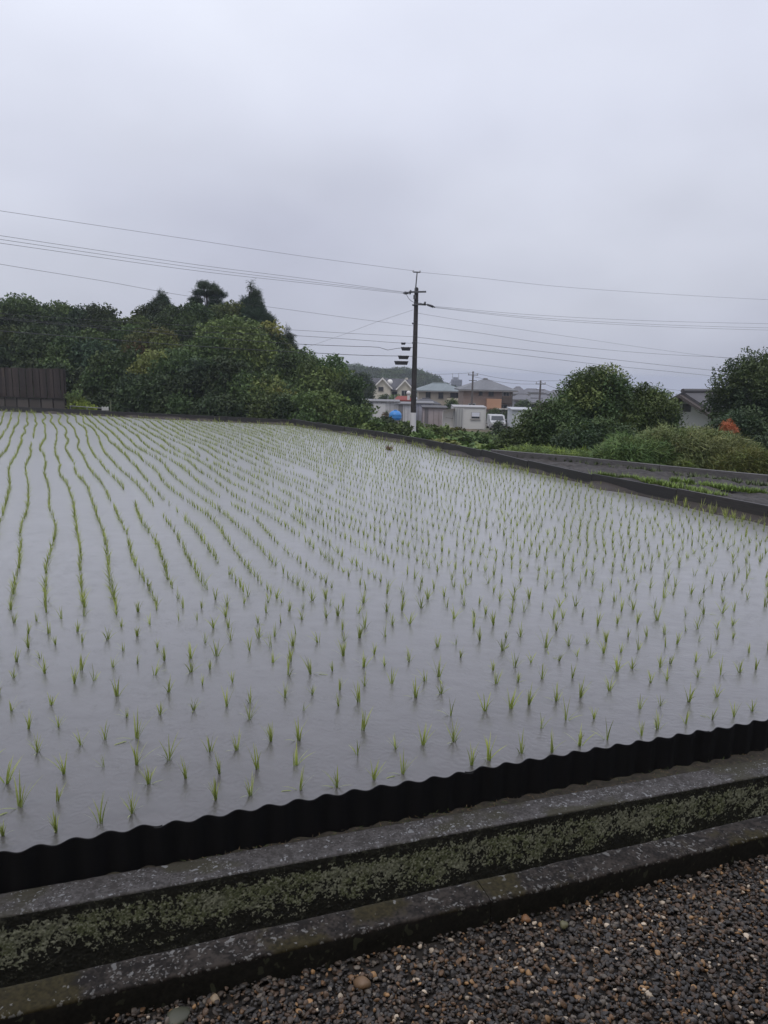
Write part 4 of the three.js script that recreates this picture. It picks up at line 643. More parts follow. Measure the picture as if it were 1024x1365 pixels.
// ---------------------------------------------------------------- dark board fence at the left end of the paddy
{
  const D = 37.2, R = mulberry(17), a = at(88, 545, D), tl = at(88, 492, D), f = thing('board_fence', 'tall dark brown board fence on a panelled base beside the wood', 'fence', [a.x, 0, -D], -0.05);
  const H = tl.y, midY = at(88, 531, D).y, tex = texture(128, 512, (u, v) => { const q = fbm2(u * 10, v * 50, 4, 201), b = fbm2(u * 3, v * 5, 3, 202); return mix3([0.014, 0.010, 0.009], [0.050, 0.036, 0.030], clamp(q * 0.9 + b * 0.5 - 0.25)); });
  const ms = [0.75, 1, 1.3].map((k) => mat(k, k, k, 0.7, { map: tex, bumpMap: tex, bumpScale: 0.006 })), base = [0.9, 1.2].map((k) => mat(0.062 * k, 0.054 * k, 0.048 * k, 0.8)), rail = mat(0.018, 0.014, 0.012, 0.8), bare = mat(0.085, 0.065, 0.045, 0.8);
  for (let i = 0; i < 44; i++) {
    const x = -0.11 - i * 0.175, w = 0.158; part('board', bx(w, H - midY - 0.03 * R(), 0.022, x, midY + 0.02, 0.03 * (i % 2)), ms[Math.floor(R() * 3)], f);
    if (R() < 0.22) part('worn_strip', bx(0.03, 0.3 + 0.3 * R(), 0.006, x + 0.05 * (R() - 0.5), midY + 0.5 + 0.8 * R(), 0.03 * (i % 2) + 0.016), bare, f);
  }
  for (let i = 0; i < 13; i++) { part('base_panel', bx(0.56, midY + 0.25, 0.03, -0.32 - i * 0.62, -0.3, 0), base[i % 2], f); part('post', bx(0.08, H + 0.25, 0.08, -i * 0.62 - 0.01, -0.3, -0.08), rail, f); }
  part('rail', [bx(8.2, 0.05, 0.06, -4.05, midY - 0.02, 0.06), bx(8.2, 0.06, 0.06, -4.05, H - 0.08, -0.03)], rail, f);
  // thin pipe rail and a pale block further along the edging
  const p = thing('pipe_rail', 'thin grey pipe rail along the edging beside the yellow green bush', 'rail', [0, 0, 0]), grey = mat(0.25, 0.25, 0.26, 0.4, { metalness: 0.5 });
  const A = at(93, 541, 36.9), B = at(140, 544.5, 36); part('pipe', rod(A, B, 0.018, 0.018, 6), grey, p); for (const t of [0.02, 0.5, 0.98]) { const q = A.clone().lerp(B, t); part('post', rod(V(q.x, -0.4, q.z), q, 0.02, 0.02, 6), grey, p); }
  const c = at(140.5, 549, 35.6), k = thing('pale_block', 'pale concrete block lying on the edge of the paddy below the wood', 'block', [c.x, 0.18, c.z], 0.4), cm = mat(0.42, 0.42, 0.40, 0.8);
  part('block', [bx(0.30, 0.13, 0.19, 0, 0, 0), bx(0.06, 0.03, 0.19, -0.12, 0.13, 0), bx(0.06, 0.03, 0.19, 0.12, 0.13, 0), bx(0.06, 0.03, 0.19, 0, 0.13, 0)], cm, k); part('plinth', bx(0.36, 0.5, 0.24, 0, -0.5, 0), mat(0.1, 0.095, 0.085, 0.9), k);
  const m = at(147, 535, 36.2); const mk = thing('marker_post', 'short pale green marker post on the edge of the wood', 'post', [m.x, -0.35, m.z]); part('shaft', rod(V(0, 0, 0), V(0.02, m.y + 0.35, 0), 0.035, 0.03, 8), mat(0.12, 0.14, 0.08, 0.8), mk); part('cap', bx(0.08, 0.03, 0.08, 0.02, m.y + 0.35, 0), mat(0.10, 0.12, 0.08, 0.8), mk);
}

// ---------------------------------------------------------------- houses and sheds across the low ground
const glass = new THREE.MeshPhysicalMaterial({ roughness: 0.08, metalness: 0 }); glass.color.setRGB(0.03, 0.035, 0.04);
const frameM = mat(0.32, 0.31, 0.30, 0.5), darkFrame = mat(0.06, 0.055, 0.05, 0.5), gutter = mat(0.20, 0.19, 0.18, 0.5);
const noisy = (rgb, amp, seed, sx = 30, sy = 30) => { const t = texture(128, 128, (u, v) => { const a = fbm2(u * sx, v * sy, 4, seed), b = fbm2(u * 5, v * 5, 3, seed + 3); const k = 1 + amp * ((a - 0.5) + (b - 0.5)); return [rgb[0] * k, rgb[1] * k, rgb[2] * k]; }); t.repeat.set(0.4, 0.4); return t; };
const surf = (r, g, b, amp, seed, rough = 0.8, sx, sy) => mat(1, 1, 1, rough, { map: noisy([r, g, b], amp, seed, sx, sy) });
function win(parent, x, y, w, h, z, fm = frameM, bars = 1) {
  const f = part('window', [bx(w, 0.07, 0.08, x, y, z), bx(w, 0.07, 0.08, x, y + h - 0.07, z), bx(0.07, h - 0.14, 0.08, x - w / 2 + 0.035, y + 0.07, z), bx(0.07, h - 0.14, 0.08, x + w / 2 - 0.035, y + 0.07, z), ...(bars ? [bx(0.05, h - 0.14, 0.06, x, y + 0.07, z)] : [])], fm, parent);
  part('pane', bx(w - 0.14, h - 0.14, 0.02, x, y + 0.07, z - 0.01), glass, f); part('sill', bx(w + 0.12, 0.05, 0.14, x, y - 0.055, z + 0.02), fm, f); return f;
}
function hipRoof(w, d, h, over, ridge, y, th = 0.16) {          // w, d walls; ridge length along x
  const a = w / 2 + over, b = d / 2 + over, r = ridge / 2, v = [[-a, y, b], [a, y, b], [a, y, -b], [-a, y, -b], [-r, y + h, 0], [r, y + h, 0], [-a, y - th, b], [a, y - th, b], [a, y - th, -b], [-a, y - th, -b]];
  return polyGeo(v, [[0, 1, 5, 4], [1, 2, 5], [2, 3, 4, 5], [3, 0, 4], [0, 6, 7, 1], [1, 7, 8, 2], [2, 8, 9, 3], [3, 9, 6, 0], [6, 9, 8, 7]]);
}
function gableRoof(w, d, h, over, y, th = 0.16) {               // ridge runs along z; gable faces +z
  const a = w / 2 + over, b = d / 2 + over, s = h / (w / 2), yo = y - over * s, v = []; for (const z of [b, -b]) v.push([-a, yo, z], [0, y + h, z], [a, yo, z], [-a, yo - th, z], [0, y + h - th * 1.1, z], [a, yo - th, z]);
  return polyGeo(v, [[0, 6, 7, 1], [1, 7, 8, 2], [3, 4, 10, 9], [4, 5, 11, 10], [0, 1, 4, 3], [1, 2, 5, 4], [6, 9, 10, 7], [7, 10, 11, 8], [0, 3, 9, 6], [2, 8, 11, 5]]);
}
function gableWall(w, d, eave, h, y0 = 0) { const a = w / 2, b = d / 2, v = []; for (const z of [b, -b]) v.push([-a, y0, z], [a, y0, z], [a, eave, z], [0, eave + h, z], [-a, eave, z]); return polyGeo(v, [[0, 1, 2, 3, 4], [5, 9, 8, 7, 6], [0, 5, 6, 1], [1, 6, 7, 2], [4, 9, 5, 0], [2, 7, 8, 3], [3, 8, 9, 4]]); }
const span = (x0, x1, y, d) => { const a = at(x0, y, d), b = at(x1, y, d); return [(a.x + b.x) / 2, b.x - a.x]; };
const hgt = (px, py, d, gy) => at(px, py, d).y - gy;

{ // cream house with two front gables
  const D = 140, [cx, w] = span(486, 549, 515, D), gy = land(cx, -D), eave = hgt(515, 518, D, gy), ridge = hgt(515, 504.5, D, gy), cream = surf(0.50, 0.47, 0.39, 0.12, 301), slate = surf(0.050, 0.050, 0.058, 0.5, 302, 0.6), trim = mat(0.66, 0.65, 0.62, 0.6);
  const h = thing('house', 'cream two gabled house with dark slate roof below the wooded hill', 'house', [cx, gy, -D]), dd = 7;
  part('wall', bx(w, eave, dd, 0, 0, -dd / 2), cream, h);
  const roofV = gableRoof(dd, w, ridge - eave, 0.4, eave, 0.18).rotateY(Math.PI / 2).translate(0, 0, -dd / 2); const rf = part('roof', roofV, slate, h);
  const dishX = span(519, 521, 510, D)[0] - cx; part('satellite_dish', [new THREE.SphereGeometry(0.62, 12, 6, 0, 6.28, 0, 1.0).rotateX(1.2).translate(dishX, hgt(521, 510, D, gy), 0.3), rod(V(dishX, hgt(521, 514, D, gy), -0.3), V(dishX, hgt(521, 510, D, gy), 0.2), 0.06, 0.06, 6)], trim, rf);
  for (const [pl, pr, pt, pe] of [[499, 521, 504.5, 516], [530, 549, 507, 517]]) {
    const [gx, gw] = span(pl, pr, 515, D), e = hgt(510, pe, D, gy), g = hgt((pl + pr) / 2, pt, D, gy) - e, q = part('gable', gableWall(gw, 1.6, e, g).translate(gx - cx, 0, 0.5), cream, h); part('verge', gableRoof(gw, 1.7, g, 0.3, e + 0.12, 0.32).translate(gx - cx, 0.1, 0.6), trim, q); part('gable_roof', gableRoof(gw, 3.6, g, 0.25, e + 0.2, 0.1).translate(gx - cx, 0.14, -0.5), slate, q);
    if (pl === 499) win(h, span(505, 511, 518, D)[0] - cx, hgt(508, 521, D, gy), 0.95, 0.75, 1.34, darkFrame);
  }
  win(h, span(515, 519, 520, D)[0] - cx + 1.3, eave - 1.5, 0.9, 1.0, 0.04, darkFrame); win(h, span(524, 528, 520, D)[0] - cx, eave - 1.5, 0.9, 1.0, 0.04, darkFrame); win(h, span(536, 542, 520, D)[0] - cx, eave - 1.3, 1.1, 1.1, 1.34, frameM); win(h, -w / 2 + 1.3, eave - 3.6, 1.0, 1.1, 0.04, frameM);
  part('chimney', bx(0.5, 1.1, 0.5, w / 2 - 0.9, ridge - 0.9, -dd / 2), cream, h);
}
function hipHouse(label, x0, x1, pe, pt, D, wallM, roofM, ridge, dd, turn = 0) {
  const [cx, w] = span(x0, x1, pe, D), gy = land(cx, -D), eave = hgt((x0 + x1) / 2, pe, D, gy), top = hgt((x0 + x1) / 2, pt, D, gy), h = thing('house', label, 'house', [cx, gy, -D], turn);
  part('wall', bx(w, eave, dd, 0, 0, -dd / 2), wallM, h); const r = part('roof', hipRoof(w, dd, top - eave, 0.55, ridge, eave + 0.1).translate(0, 0, -dd / 2), roofM, h);
  part('gutter', [bx(w + 1.2, 0.12, 0.12, 0, eave - 0.12, 0.62)], gutter, h); part('ridge_cap', rod(V(-ridge / 2, top + 0.1, -dd / 2), V(ridge / 2, top + 0.1, -dd / 2), 0.12, 0.12, 6), roofM, r);
  part('downpipe', rod(V(w / 2 - 0.2, 0, 0.1), V(w / 2 - 0.2, eave, 0.1), 0.06, 0.06, 6), gutter, h);
  return { h, cx, w, gy, eave, top, X: (px) => at(px, pe, D).x - cx, Yp: (py, px = (x0 + x1) / 2) => hgt(px, py, D, gy) };
}
{
  const b = hipHouse('beige two storey house with pale blue grey hipped roof and balcony', 559, 616, 521.5, 512, 115, surf(0.40, 0.35, 0.28, 0.12, 311), surf(0.15, 0.18, 0.19, 0.3, 312, 0.6), 2.2, 7);
  for (const px of [571, 588]) win(b.h, b.X(px), b.Yp(531), 0.75, 0.95, 0.04, darkFrame);
  win(b.h, b.X(607), b.Yp(531), 1.5, 0.95, 0.04, darkFrame);
  const bal = part('balcony', [bx(2.3, 0.95, 0.1, b.X(606), b.Yp(538.5), 1.1), bx(2.3, 0.12, 1.1, b.X(606), b.Yp(538.5) - 0.12, 0.55), bx(0.1, 0.95, 1.0, b.X(606) - 1.1, b.Yp(538.5), 0.5), bx(0.1, 0.95, 1.0, b.X(606) + 1.1, b.Yp(538.5), 0.5)], surf(0.46, 0.42, 0.33, 0.1, 313), b.h); part('handrail', bx(2.4, 0.06, 0.08, b.X(606), b.Yp(538.5) + 1.0, 1.1), darkFrame, bal);
  win(b.h, b.X(607), b.Yp(548), 1.6, 0.9, 0.04, darkFrame);
  const an = hipHouse('low annex with small dark hipped roof in front of the beige house', 553, 583, 539, 532.5, 108, surf(0.34, 0.34, 0.36, 0.12, 314), surf(0.055, 0.055, 0.062, 0.4, 315, 0.6), 1.0, 3.4);
  win(an.h, an.X(562), an.Yp(546), 0.8, 0.7, 0.04, frameM);
  const c = hipHouse('big pinkish brown two storey house with grey pyramid roof and balcony', 618, 684, 520.5, 506.5, 100, surf(0.27, 0.20, 0.165, 0.14, 321), surf(0.125, 0.13, 0.14, 0.3, 322, 0.6), 0.6, 7);
  part('finial', [bx(0.4, 0.18, 0.4, 0, c.top + 0.05, -3.5)], gutter, c.h);
  const ob = part('balcony', [bx(1.9, 1.25, 0.1, c.X(658), c.Yp(543.5), 1.15), bx(1.9, 0.14, 1.15, c.X(658), c.Yp(543.5) - 0.14, 0.58), bx(0.1, 1.25, 1.1, c.X(658) - 0.9, c.Yp(543.5), 0.55), bx(0.1, 1.25, 1.1, c.X(658) + 0.9, c.Yp(543.5), 0.55)], surf(0.42, 0.24, 0.15, 0.12, 323), c.h); part('handrail', bx(2.0, 0.07, 0.1, c.X(658), c.Yp(543.5) + 1.25, 1.15), darkFrame, ob);
  const br = part('balcony', [bx(1.4, 0.9, 0.06, c.X(675), c.Yp(536), 1.2), bx(1.4, 0.1, 1.2, c.X(675), c.Yp(536) - 0.1, 0.6)], mat(0.10, 0.075, 0.06, 0.7), c.h); part('post', [bx(0.09, c.Yp(521), 0.09, c.X(681.5), 0, 1.2), bx(0.09, c.Yp(521), 0.09, c.X(668.3), 0, 1.2)], darkFrame, br); for (let i = 0; i < 6; i++) part('baluster', bx(0.05, 0.8, 0.05, c.X(675) - 0.6 + i * 0.24, c.Yp(536), 1.28), darkFrame, br);
  win(c.h, c.X(641), c.Yp(527), 0.5, 0.55, 0.04, darkFrame, 0); win(c.h, c.X(655), c.Yp(527.5), 0.7, 0.6, 0.04, darkFrame); win(c.h, c.X(675), c.Yp(531), 0.9, 0.9, 0.04, frameM); win(c.h, c.X(672), c.Yp(549), 1.2, 1.0, 0.04, frameM); win(c.h, c.X(630), c.Yp(546), 1.0, 0.8, 0.04, frameM);
  const pc = part('porch', [bx(2.4, 0.15, 1.6, c.X(672), c.Yp(545), 0.85), bx(0.12, c.Yp(545), 0.12, c.X(662), 0, 1.5), bx(0.12, c.Yp(545), 0.12, c.X(681), 0, 1.5)], mat(0.45, 0.44, 0.42, 0.7), c.h);
  // roofs further up the far slope
  const far = [[684, 702, 525, 516.5, 190, [0.22, 0.20, 0.19]], [700, 722, 523, 519, 230, [0.30, 0.27, 0.24]], [716, 738, 524, 520, 250, [0.25, 0.24, 0.24]], [736, 756, 526, 521, 240, [0.30, 0.28, 0.26]], [686, 712, 533, 526.5, 160, [0.26, 0.26, 0.28]], [709, 734, 532, 527, 170, [0.24, 0.23, 0.24]], [730, 756, 534, 528, 150, [0.28, 0.25, 0.2]]];
  const fl = ['small far house with a brown grey peaked roof behind the pink brown house', 'far house with flat grey roof beyond the second small pole', 'far grey house, middle of the row on the far slope', 'far house partly behind the big shrub', 'grey roofed house right behind the pink brown house', 'dark roofed house behind the slim small pole', 'brownish house right beside the crown of the big shrub'];
  far.forEach(([x0, x1, pe, pt, D, rgb], i) => { const q = hipHouse(fl[i], x0, x1, pe, pt, D, surf(...rgb, 0.15, 330 + i), surf(0.10, 0.10, 0.11, 0.35, 340 + i, 0.65), (i % 2) * 2 + 1.2, 6); win(q.h, -q.w * 0.22, q.eave - 1.9, 1.1, 1.0, 0.04, frameM); win(q.h, q.w * 0.22, q.eave - 1.9, 1.1, 1.0, 0.04, frameM); });
  const t = hipHouse('tan walled low house with wide dark window beside the small pole', 706, 733, 537, 532.5, 120, surf(0.36, 0.28, 0.18, 0.12, 351), surf(0.09, 0.09, 0.10, 0.3, 352, 0.6), 2.0, 5); win(t.h, t.X(712), t.Yp(543), 0.8, 0.75, 0.04, darkFrame); win(t.h, t.X(722), t.Yp(543), 0.8, 0.75, 0.04, darkFrame);
}
{ // far tower block with two masts
  const D = 520, [cx, w] = span(602.5, 616, 510, D), gy = land(cx, -D), top = hgt(609, 506, D, gy), t = thing('tower_block', 'small distant grey tower block with two rooftop masts', 'building', [cx, gy, -D]), grey = surf(0.13, 0.14, 0.16, 0.2, 360), pane = mat(0.05, 0.055, 0.065, 0.3);
  part('wall', bx(w, top, 8, 0, 0, -4), grey, t); part('penthouse', bx(w * 0.42, 1.6, 4, -w * 0.1, top, -4), grey, t); for (const o of [-0.42, 0.18]) part('mast', rod(V(w * o, top, -3), V(w * o, top + 4.4, -3), 0.22, 0.16, 6), mat(0.2, 0.2, 0.22, 0.5), t);
  for (let j = 0; j < 3; j++) for (let i = 0; i < 4; i++) part('window', bx(w * 0.15, 1.0, 0.2, -w * 0.36 + i * w * 0.24, top - 2.0 - j * 2.1, 0.05), pane, t);
}
{ // sheds in a row on the low ground
  const D = 86, shed = (label, x0, x1, ptop, m, { d = 3, roof = mat(0.15, 0.15, 0.155, 0.6), z = D, over = 0.15 } = {}) => { const [cx, w] = span(x0, x1, 555, z), gy = land(cx, -z), h = hgt((x0 + x1) / 2, ptop, z, gy), t = thing('shed', label, 'shed', [cx, gy, -z]); part('wall', bx(w, h, d, 0, 0, -d / 2), m, t); part('roof', bx(w + over * 2, 0.1, d + over * 2, 0, h, -d / 2).rotateX(0.03), roof, t); return { t, h, w, X: (px) => at(px, 555, z).x - cx, gy, Y: (py, px) => hgt(px ?? (x0 + x1) / 2, py, z, gy) }; };
  const white = surf(0.48, 0.48, 0.49, 0.14, 371), bluew = surf(0.42, 0.43, 0.50, 0.12, 372), pink = surf(0.32, 0.28, 0.28, 0.2, 373), groove = mat(0.24, 0.24, 0.25, 0.7), doorG = mat(0.22, 0.24, 0.27, 0.6);
  const ribs = (s, n, m = groove) => { for (let i = 1; i < n; i++) part('rib', bx(0.04, s.h - 0.1, 0.03, -s.w / 2 + s.w * i / n, 0.05, 0.016), m, s.t); };
  const a = shed('long low white shed with a grey door behind the blue tank', 480, 531, 535.5, white); ribs(a, 9);
  const door = (s, px0, px1, py, m, o = 0.03) => { const x = (s.X(px0) + s.X(px1)) / 2, q = part('door', bx(s.X(px1) - s.X(px0), s.Y(py), 0.05, x, 0, o), m, s.t); part('handle', bx(0.05, 0.16, 0.05, x + (s.X(px1) - s.X(px0)) * 0.36, s.Y(py) * 0.48, o + 0.05), darkFrame, q); };
  door(a, 490, 496.5, 536, doorG); door(a, 498, 514, 538, mat(0.56, 0.56, 0.56, 0.6), 0.06);
  const b = shed('white shed with dark doorway behind the utility pole', 530, 553, 539, white, { z: 85 }); door(b, 531, 537, 540, mat(0.16, 0.155, 0.155, 0.7)); ribs(b, 5);
  const c = shed('pale bluish shed wall to the right of the utility pole', 553, 577, 538, bluew, { z: 88 }); ribs(c, 5);
  const e = shed('pinkish grey double door shed with dark roof', 564, 595, 544, pink, { z: 84, roof: mat(0.05, 0.048, 0.05, 0.6) }); door(e, 566, 571, 545, mat(0.13, 0.12, 0.125, 0.7)); for (const x of [578, 585, 591]) part('rib', bx(0.05, e.h - 0.2, 0.04, e.X(x), 0.05, 0.02), mat(0.2, 0.17, 0.17, 0.7), e.t);
  // red roof and clutter over the long shed
  const rr = span(527, 549, 534, 95), gy = land(rr[0], -95), rh = hgt(538, 533, 95, gy), red = thing('red_roofed_hut', 'low hut with a dull red roof behind the white shed', 'hut', [rr[0], gy, -95]); part('wall', bx(rr[1] - 0.3, rh - 0.1, 2.4, 0, 0, -1.2), surf(0.3, 0.26, 0.24, 0.1, 381), red); part('roof', hipRoof(rr[1], 2.6, 0.45, 0.1, rr[1] * 0.7, rh).translate(0, 0, -1.2), surf(0.20, 0.045, 0.035, 0.25, 382), red); part('roof_vent', [rod(V(rr[1] * 0.30, rh, 0), V(rr[1] * 0.30, rh + 0.75, 0), 0.18, 0.18, 8), new THREE.SphereGeometry(0.3, 10, 8).translate(rr[1] * 0.30, rh + 0.85, 0)], mat(0.55, 0.53, 0.52, 0.5), red);
  for (const [px, l] of [[517, 'thin upright pipe mast on the long white shed'], [526, 'thin upright pipe mast between the two white sheds']]) { const p = at(px, 546, 85.4), q = at(px, 526, 85.4), m = thing('pipe_mast', l, 'mast', [p.x, p.y - 1.3, p.z]); part('pipe', rod(V(0, 0, 0.3), V(0, q.y - p.y + 1.3, 0.3), 0.035, 0.03, 6), mat(0.4, 0.4, 0.41, 0.5), m); part('bracket', bx(0.2, 0.05, 0.3, 0, 1.0, 0.2), groove, m); }
  // office container with a shuttered window, and the rounded tarpaulin beside it
  const k = shed('white prefabricated cabin with one small window on the low ground', 604, 648, 543.5, surf(0.52, 0.52, 0.50, 0.08, 391, 0.6), { z: 82, roof: mat(0.30, 0.30, 0.30, 0.5), over: 0.02 });
  part('side_wall', bx(k.X(617) - k.X(604), k.h - 0.06, 0.06, (k.X(604) + k.X(617)) / 2, 0.02, 0.04), surf(0.36, 0.37, 0.36, 0.08, 392), k.t); for (let i = 0; i < 4; i++) part('rib', bx(0.05, k.h - 0.15, 0.04, k.X(605.5 + i * 3.4), 0.05, 0.09), groove, k.t);
  const w = win(k.t, k.X(634), k.Y(558.5), 1.0, 0.78, 0.04, frameM, 0); part('shutter', bx(0.86, 0.45, 0.05, k.X(634), k.Y(558.5) + 0.28, 0.06), mat(0.58, 0.60, 0.66, 0.5), w);
  for (const px of [617.5, 647]) part('corner_post', bx(0.09, k.h, 0.09, k.X(px), 0, 0.05), mat(0.46, 0.46, 0.45, 0.6), k.t);
  const [tx, tw] = span(592, 605, 555, 81.5), tgy = land(tx, -81.5), th = hgt(598, 544, 81.5, tgy), R = mulberry(4), tg = new THREE.CylinderGeometry(tw * 0.72, tw * 0.8, 2.2, 24, 6, false, 0, Math.PI).rotateZ(Math.PI / 2).rotateX(-Math.PI / 2); tg.scale(0.6, th / (tw * 0.8), 1.1); { const q = tg.attributes.position; for (let i = 0; i < q.count; i++) q.setXYZ(i, q.getX(i) + (noise3(q.getX(i) * 2 + 9, q.getY(i) * 2 + 9, q.getZ(i) * 2 + 9) - 0.5) * 0.12, Math.max(0, q.getY(i)), q.getZ(i)); tg.computeVertexNormals(); }
  const tarp = thing('tarpaulin_heap', 'rounded heap under a white tarpaulin beside the white cabin', 'tarpaulin', [tx, tgy, -81.5]); part('sheet', tg, surf(0.55, 0.54, 0.52, 0.06, 393, 0.6), tarp); part('rope', [rod(V(-0.4, th * 0.55, tw * 0.78), V(0.45, th * 0.5, tw * 0.8), 0.02, 0.02, 5)], darkFrame, tarp);
  const g2 = shed('white metal garage beside the big shrub mass', 683, 713, 547, surf(0.46, 0.48, 0.50, 0.1, 395), { z: 74, roof: mat(0.34, 0.36, 0.38, 0.4), over: 0.12 }); door(g2, 688, 708, 550, mat(0.50, 0.52, 0.53, 0.5)); ribs(g2, 4);
}
{ // blue tank, dark bush, orange machine, car, hedges
  const b = at(527, 556, 82), t = thing('blue_tank', 'bright blue round plastic tank in front of the white shed', 'tank', [b.x, b.y - 0.35, -82]), blue = mat(0.025, 0.20, 0.52, 0.35);
  part('body', new THREE.LatheGeometry([[0, 0], [0.50, 0], [0.66, 0.12], [0.70, 0.45], [0.66, 0.75], [0.46, 0.98], [0.2, 1.06], [0, 1.06]].map((q) => new THREE.Vector2(...q)), 28), blue, t); part('lid', rod(V(0, 1.05, 0), V(0, 1.14, 0), 0.2, 0.19, 16), mat(0.03, 0.16, 0.42, 0.4), t); for (const y of [0.3, 0.6]) part('rib', new THREE.TorusGeometry(0.70 - (y - 0.45) ** 2 * 0.6, 0.03, 6, 28).rotateX(Math.PI / 2).translate(0, y, 0), blue, t); part('base', bx(1.3, 0.5, 1.3, 0, -0.5, 0), mat(0.18, 0.17, 0.16, 0.8), t);
  tree('shrub', 'dark reddish bush beside the blue tank', 515, 546.5, 5, 82.5, 'brown', { seed: 301, cat: 'shrub', low: 0, k: 0.6, lobesN: 8, alt: ['dark', 0.6] });
  const o = at(476, 540, 80), m = thing('excavator', 'orange yellow machine half hidden behind the end of the wood', 'machine', [o.x, o.y - 0.3, -80]), org = mat(0.55, 0.26, 0.03, 0.5); part('cab', [bx(0.85, 0.9, 0.9, 0, 0.25, 0), bx(0.95, 0.1, 1.0, 0, 1.15, 0)], org, m); part('window', bx(0.5, 0.4, 0.02, 0.08, 0.62, 0.46), glass, m); part('counterweight', bx(0.6, 0.55, 1.0, 0.65, 0.25, -0.1), mat(0.10, 0.05, 0.035, 0.6), m); for (const z of [-0.4, 0.4]) part('track', new THREE.CapsuleGeometry(0.28, 1.3, 4, 10).rotateZ(Math.PI / 2).translate(0.2, 0.0, z), mat(0.04, 0.038, 0.035, 0.8), m);
  const c = at(661, 572, 78), car = thing('parked_car', 'white car with dark windscreen parked beside the white cabin', 'car', [c.x, c.y, -78]), wh = mat(0.38, 0.39, 0.40, 0.3), blk = mat(0.02, 0.02, 0.022, 0.5);
  const prof = (pts, w, mm, name, z0 = 0) => part(name, new THREE.ExtrudeGeometry(new THREE.Shape(pts.map((q) => new THREE.Vector2(...q))), { depth: w, bevelEnabled: true, bevelSize: 0.05, bevelThickness: 0.06, bevelSegments: 2 }).translate(0, 0, -w / 2).rotateY(-Math.PI / 2), mm, car);
  const body = prof([[1.7, 0.28], [1.75, 0.75], [1.0, 0.92], [0.35, 1.42], [-1.2, 1.45], [-1.65, 0.95], [-1.7, 0.28]], 1.45, wh, 'body');
  part('windscreen', polyGeo([[-0.66, 0.98, 1.02], [0.66, 0.98, 1.02], [0.58, 1.40, 0.46], [-0.58, 1.40, 0.46]], [[0, 1, 2, 3]]), glass, car); part('grille', bx(0.95, 0.18, 0.04, 0, 0.5, 1.78), blk, car); part('bumper', bx(1.5, 0.16, 0.08, 0, 0.3, 1.77), blk, car); for (const s of [-1, 1]) { part('headlight', new THREE.SphereGeometry(0.13, 10, 8).scale(1.2, 0.8, 0.6).translate(s * 0.6, 0.66, 1.76), mat(0.6, 0.6, 0.6, 0.15), car); part('mirror', bx(0.16, 0.11, 0.1, s * 0.87, 1.0, 0.8), wh, car); for (const z of [-1.1, 1.1]) { const wl = part('wheel', new THREE.CylinderGeometry(0.29, 0.29, 0.18, 18).rotateZ(Math.PI / 2).translate(s * 0.72, 0.27, z), blk, car); part('rim', new THREE.CylinderGeometry(0.17, 0.17, 0.02, 14).rotateZ(Math.PI / 2).translate(s * 0.82, 0.27, z), mat(0.4, 0.4, 0.42, 0.3, { metalness: 0.7 }), wl); } }
  part('plate', bx(0.33, 0.16, 0.02, 0, 0.36, 1.83), mat(0.6, 0.6, 0.58, 0.5), car);
  const small = (px, py, half, d, tint, label, seed, o = {}) => tree('shrub', label, px, py, half, d, tint, { seed, cat: 'shrub', low: 0, k: 1.0, lobesN: 14, ...o });
  small(603, 531, 9, 97, 'mid', 'green bush against the left corner of the pink brown house', 310); small(513, 525, 9, 128, 'mid', 'clipped green hedge end below the cream gabled house', 311); small(528, 526, 10, 127, 'pale', 'paler green garden bush below the cream gabled house', 312); small(543, 526, 8, 126, 'olive', 'olive garden bush below the right gable of the cream house', 313);
  small(659, 544, 10, 90, 'mid', 'clipped green hedge behind the white car', 314, { k: 0.8 }); small(698, 533, 12, 108, 'mid', 'round green garden tree between the houses beside the white garage', 315); small(676, 546, 6, 92, 'dark', 'dark narrow bush at the porch of the pink brown house', 316); small(664, 560, 6, 60, 'dark', 'small dark conifer bush in front of the white car', 317, { k: 0.6 });
  tree('broadleaf_tree', 'dark round tree to the left of the cream gabled house', 482, 497, 17, 105, 'dark', { seed: 320, low: 0.05, k: 1.2, dens: 9 }); tree('broadleaf_tree', 'dark tree behind the end of the wood by the orange machine', 468, 499, 16, 98, 'dark', { seed: 321, low: 0.02, k: 1.2, dens: 9 });
}
{ // white gabled house with dark roof behind the bamboo grass
  const D = 44, p = at(913, 526, D), gy = land(p.x, -D) - 0.6, ridgeY = at(913, 525, D).y - gy, h = thing('house', 'white gabled house with dark tiled roof between the big shrub and the spreading tree', 'house', [p.x, gy, -D]), wallM = surf(0.52, 0.51, 0.49, 0.1, 401), roofM = surf(0.055, 0.052, 0.056, 0.4, 402, 0.6, 8, 40), w = 6.4, rise = 1.75, e = ridgeY - rise;
  h.rotation.y = -0.85;
  part('wall', gableWall(w, 9, e - 0.1, rise - 0.05).translate(0, 0, -4.9), wallM, h); const r = part('roof', gableRoof(w, 9.2, rise, 0.55, e + 0.12, 0.2).translate(0, 0, -4.9), roofM, h); part('ridge_cap', rod(V(0, ridgeY + 0.17, 0.3), V(0, ridgeY + 0.17, -10), 0.13, 0.13, 7), roofM, r); part('barge_board', gableRoof(w, 0.08, rise, 0.5, e - 0.06, 0.16).translate(0, 0, 0.1), mat(0.06, 0.05, 0.045, 0.7), r);
  part('belt_course', bx(w - 0.1, 0.1, 0.06, 0, e - 0.35, -0.37), mat(0.16, 0.14, 0.12, 0.7), h); part('vent', bx(0.5, 0.45, 0.05, 0, e + 0.7, -0.38), mat(0.07, 0.065, 0.06, 0.6), h);
}
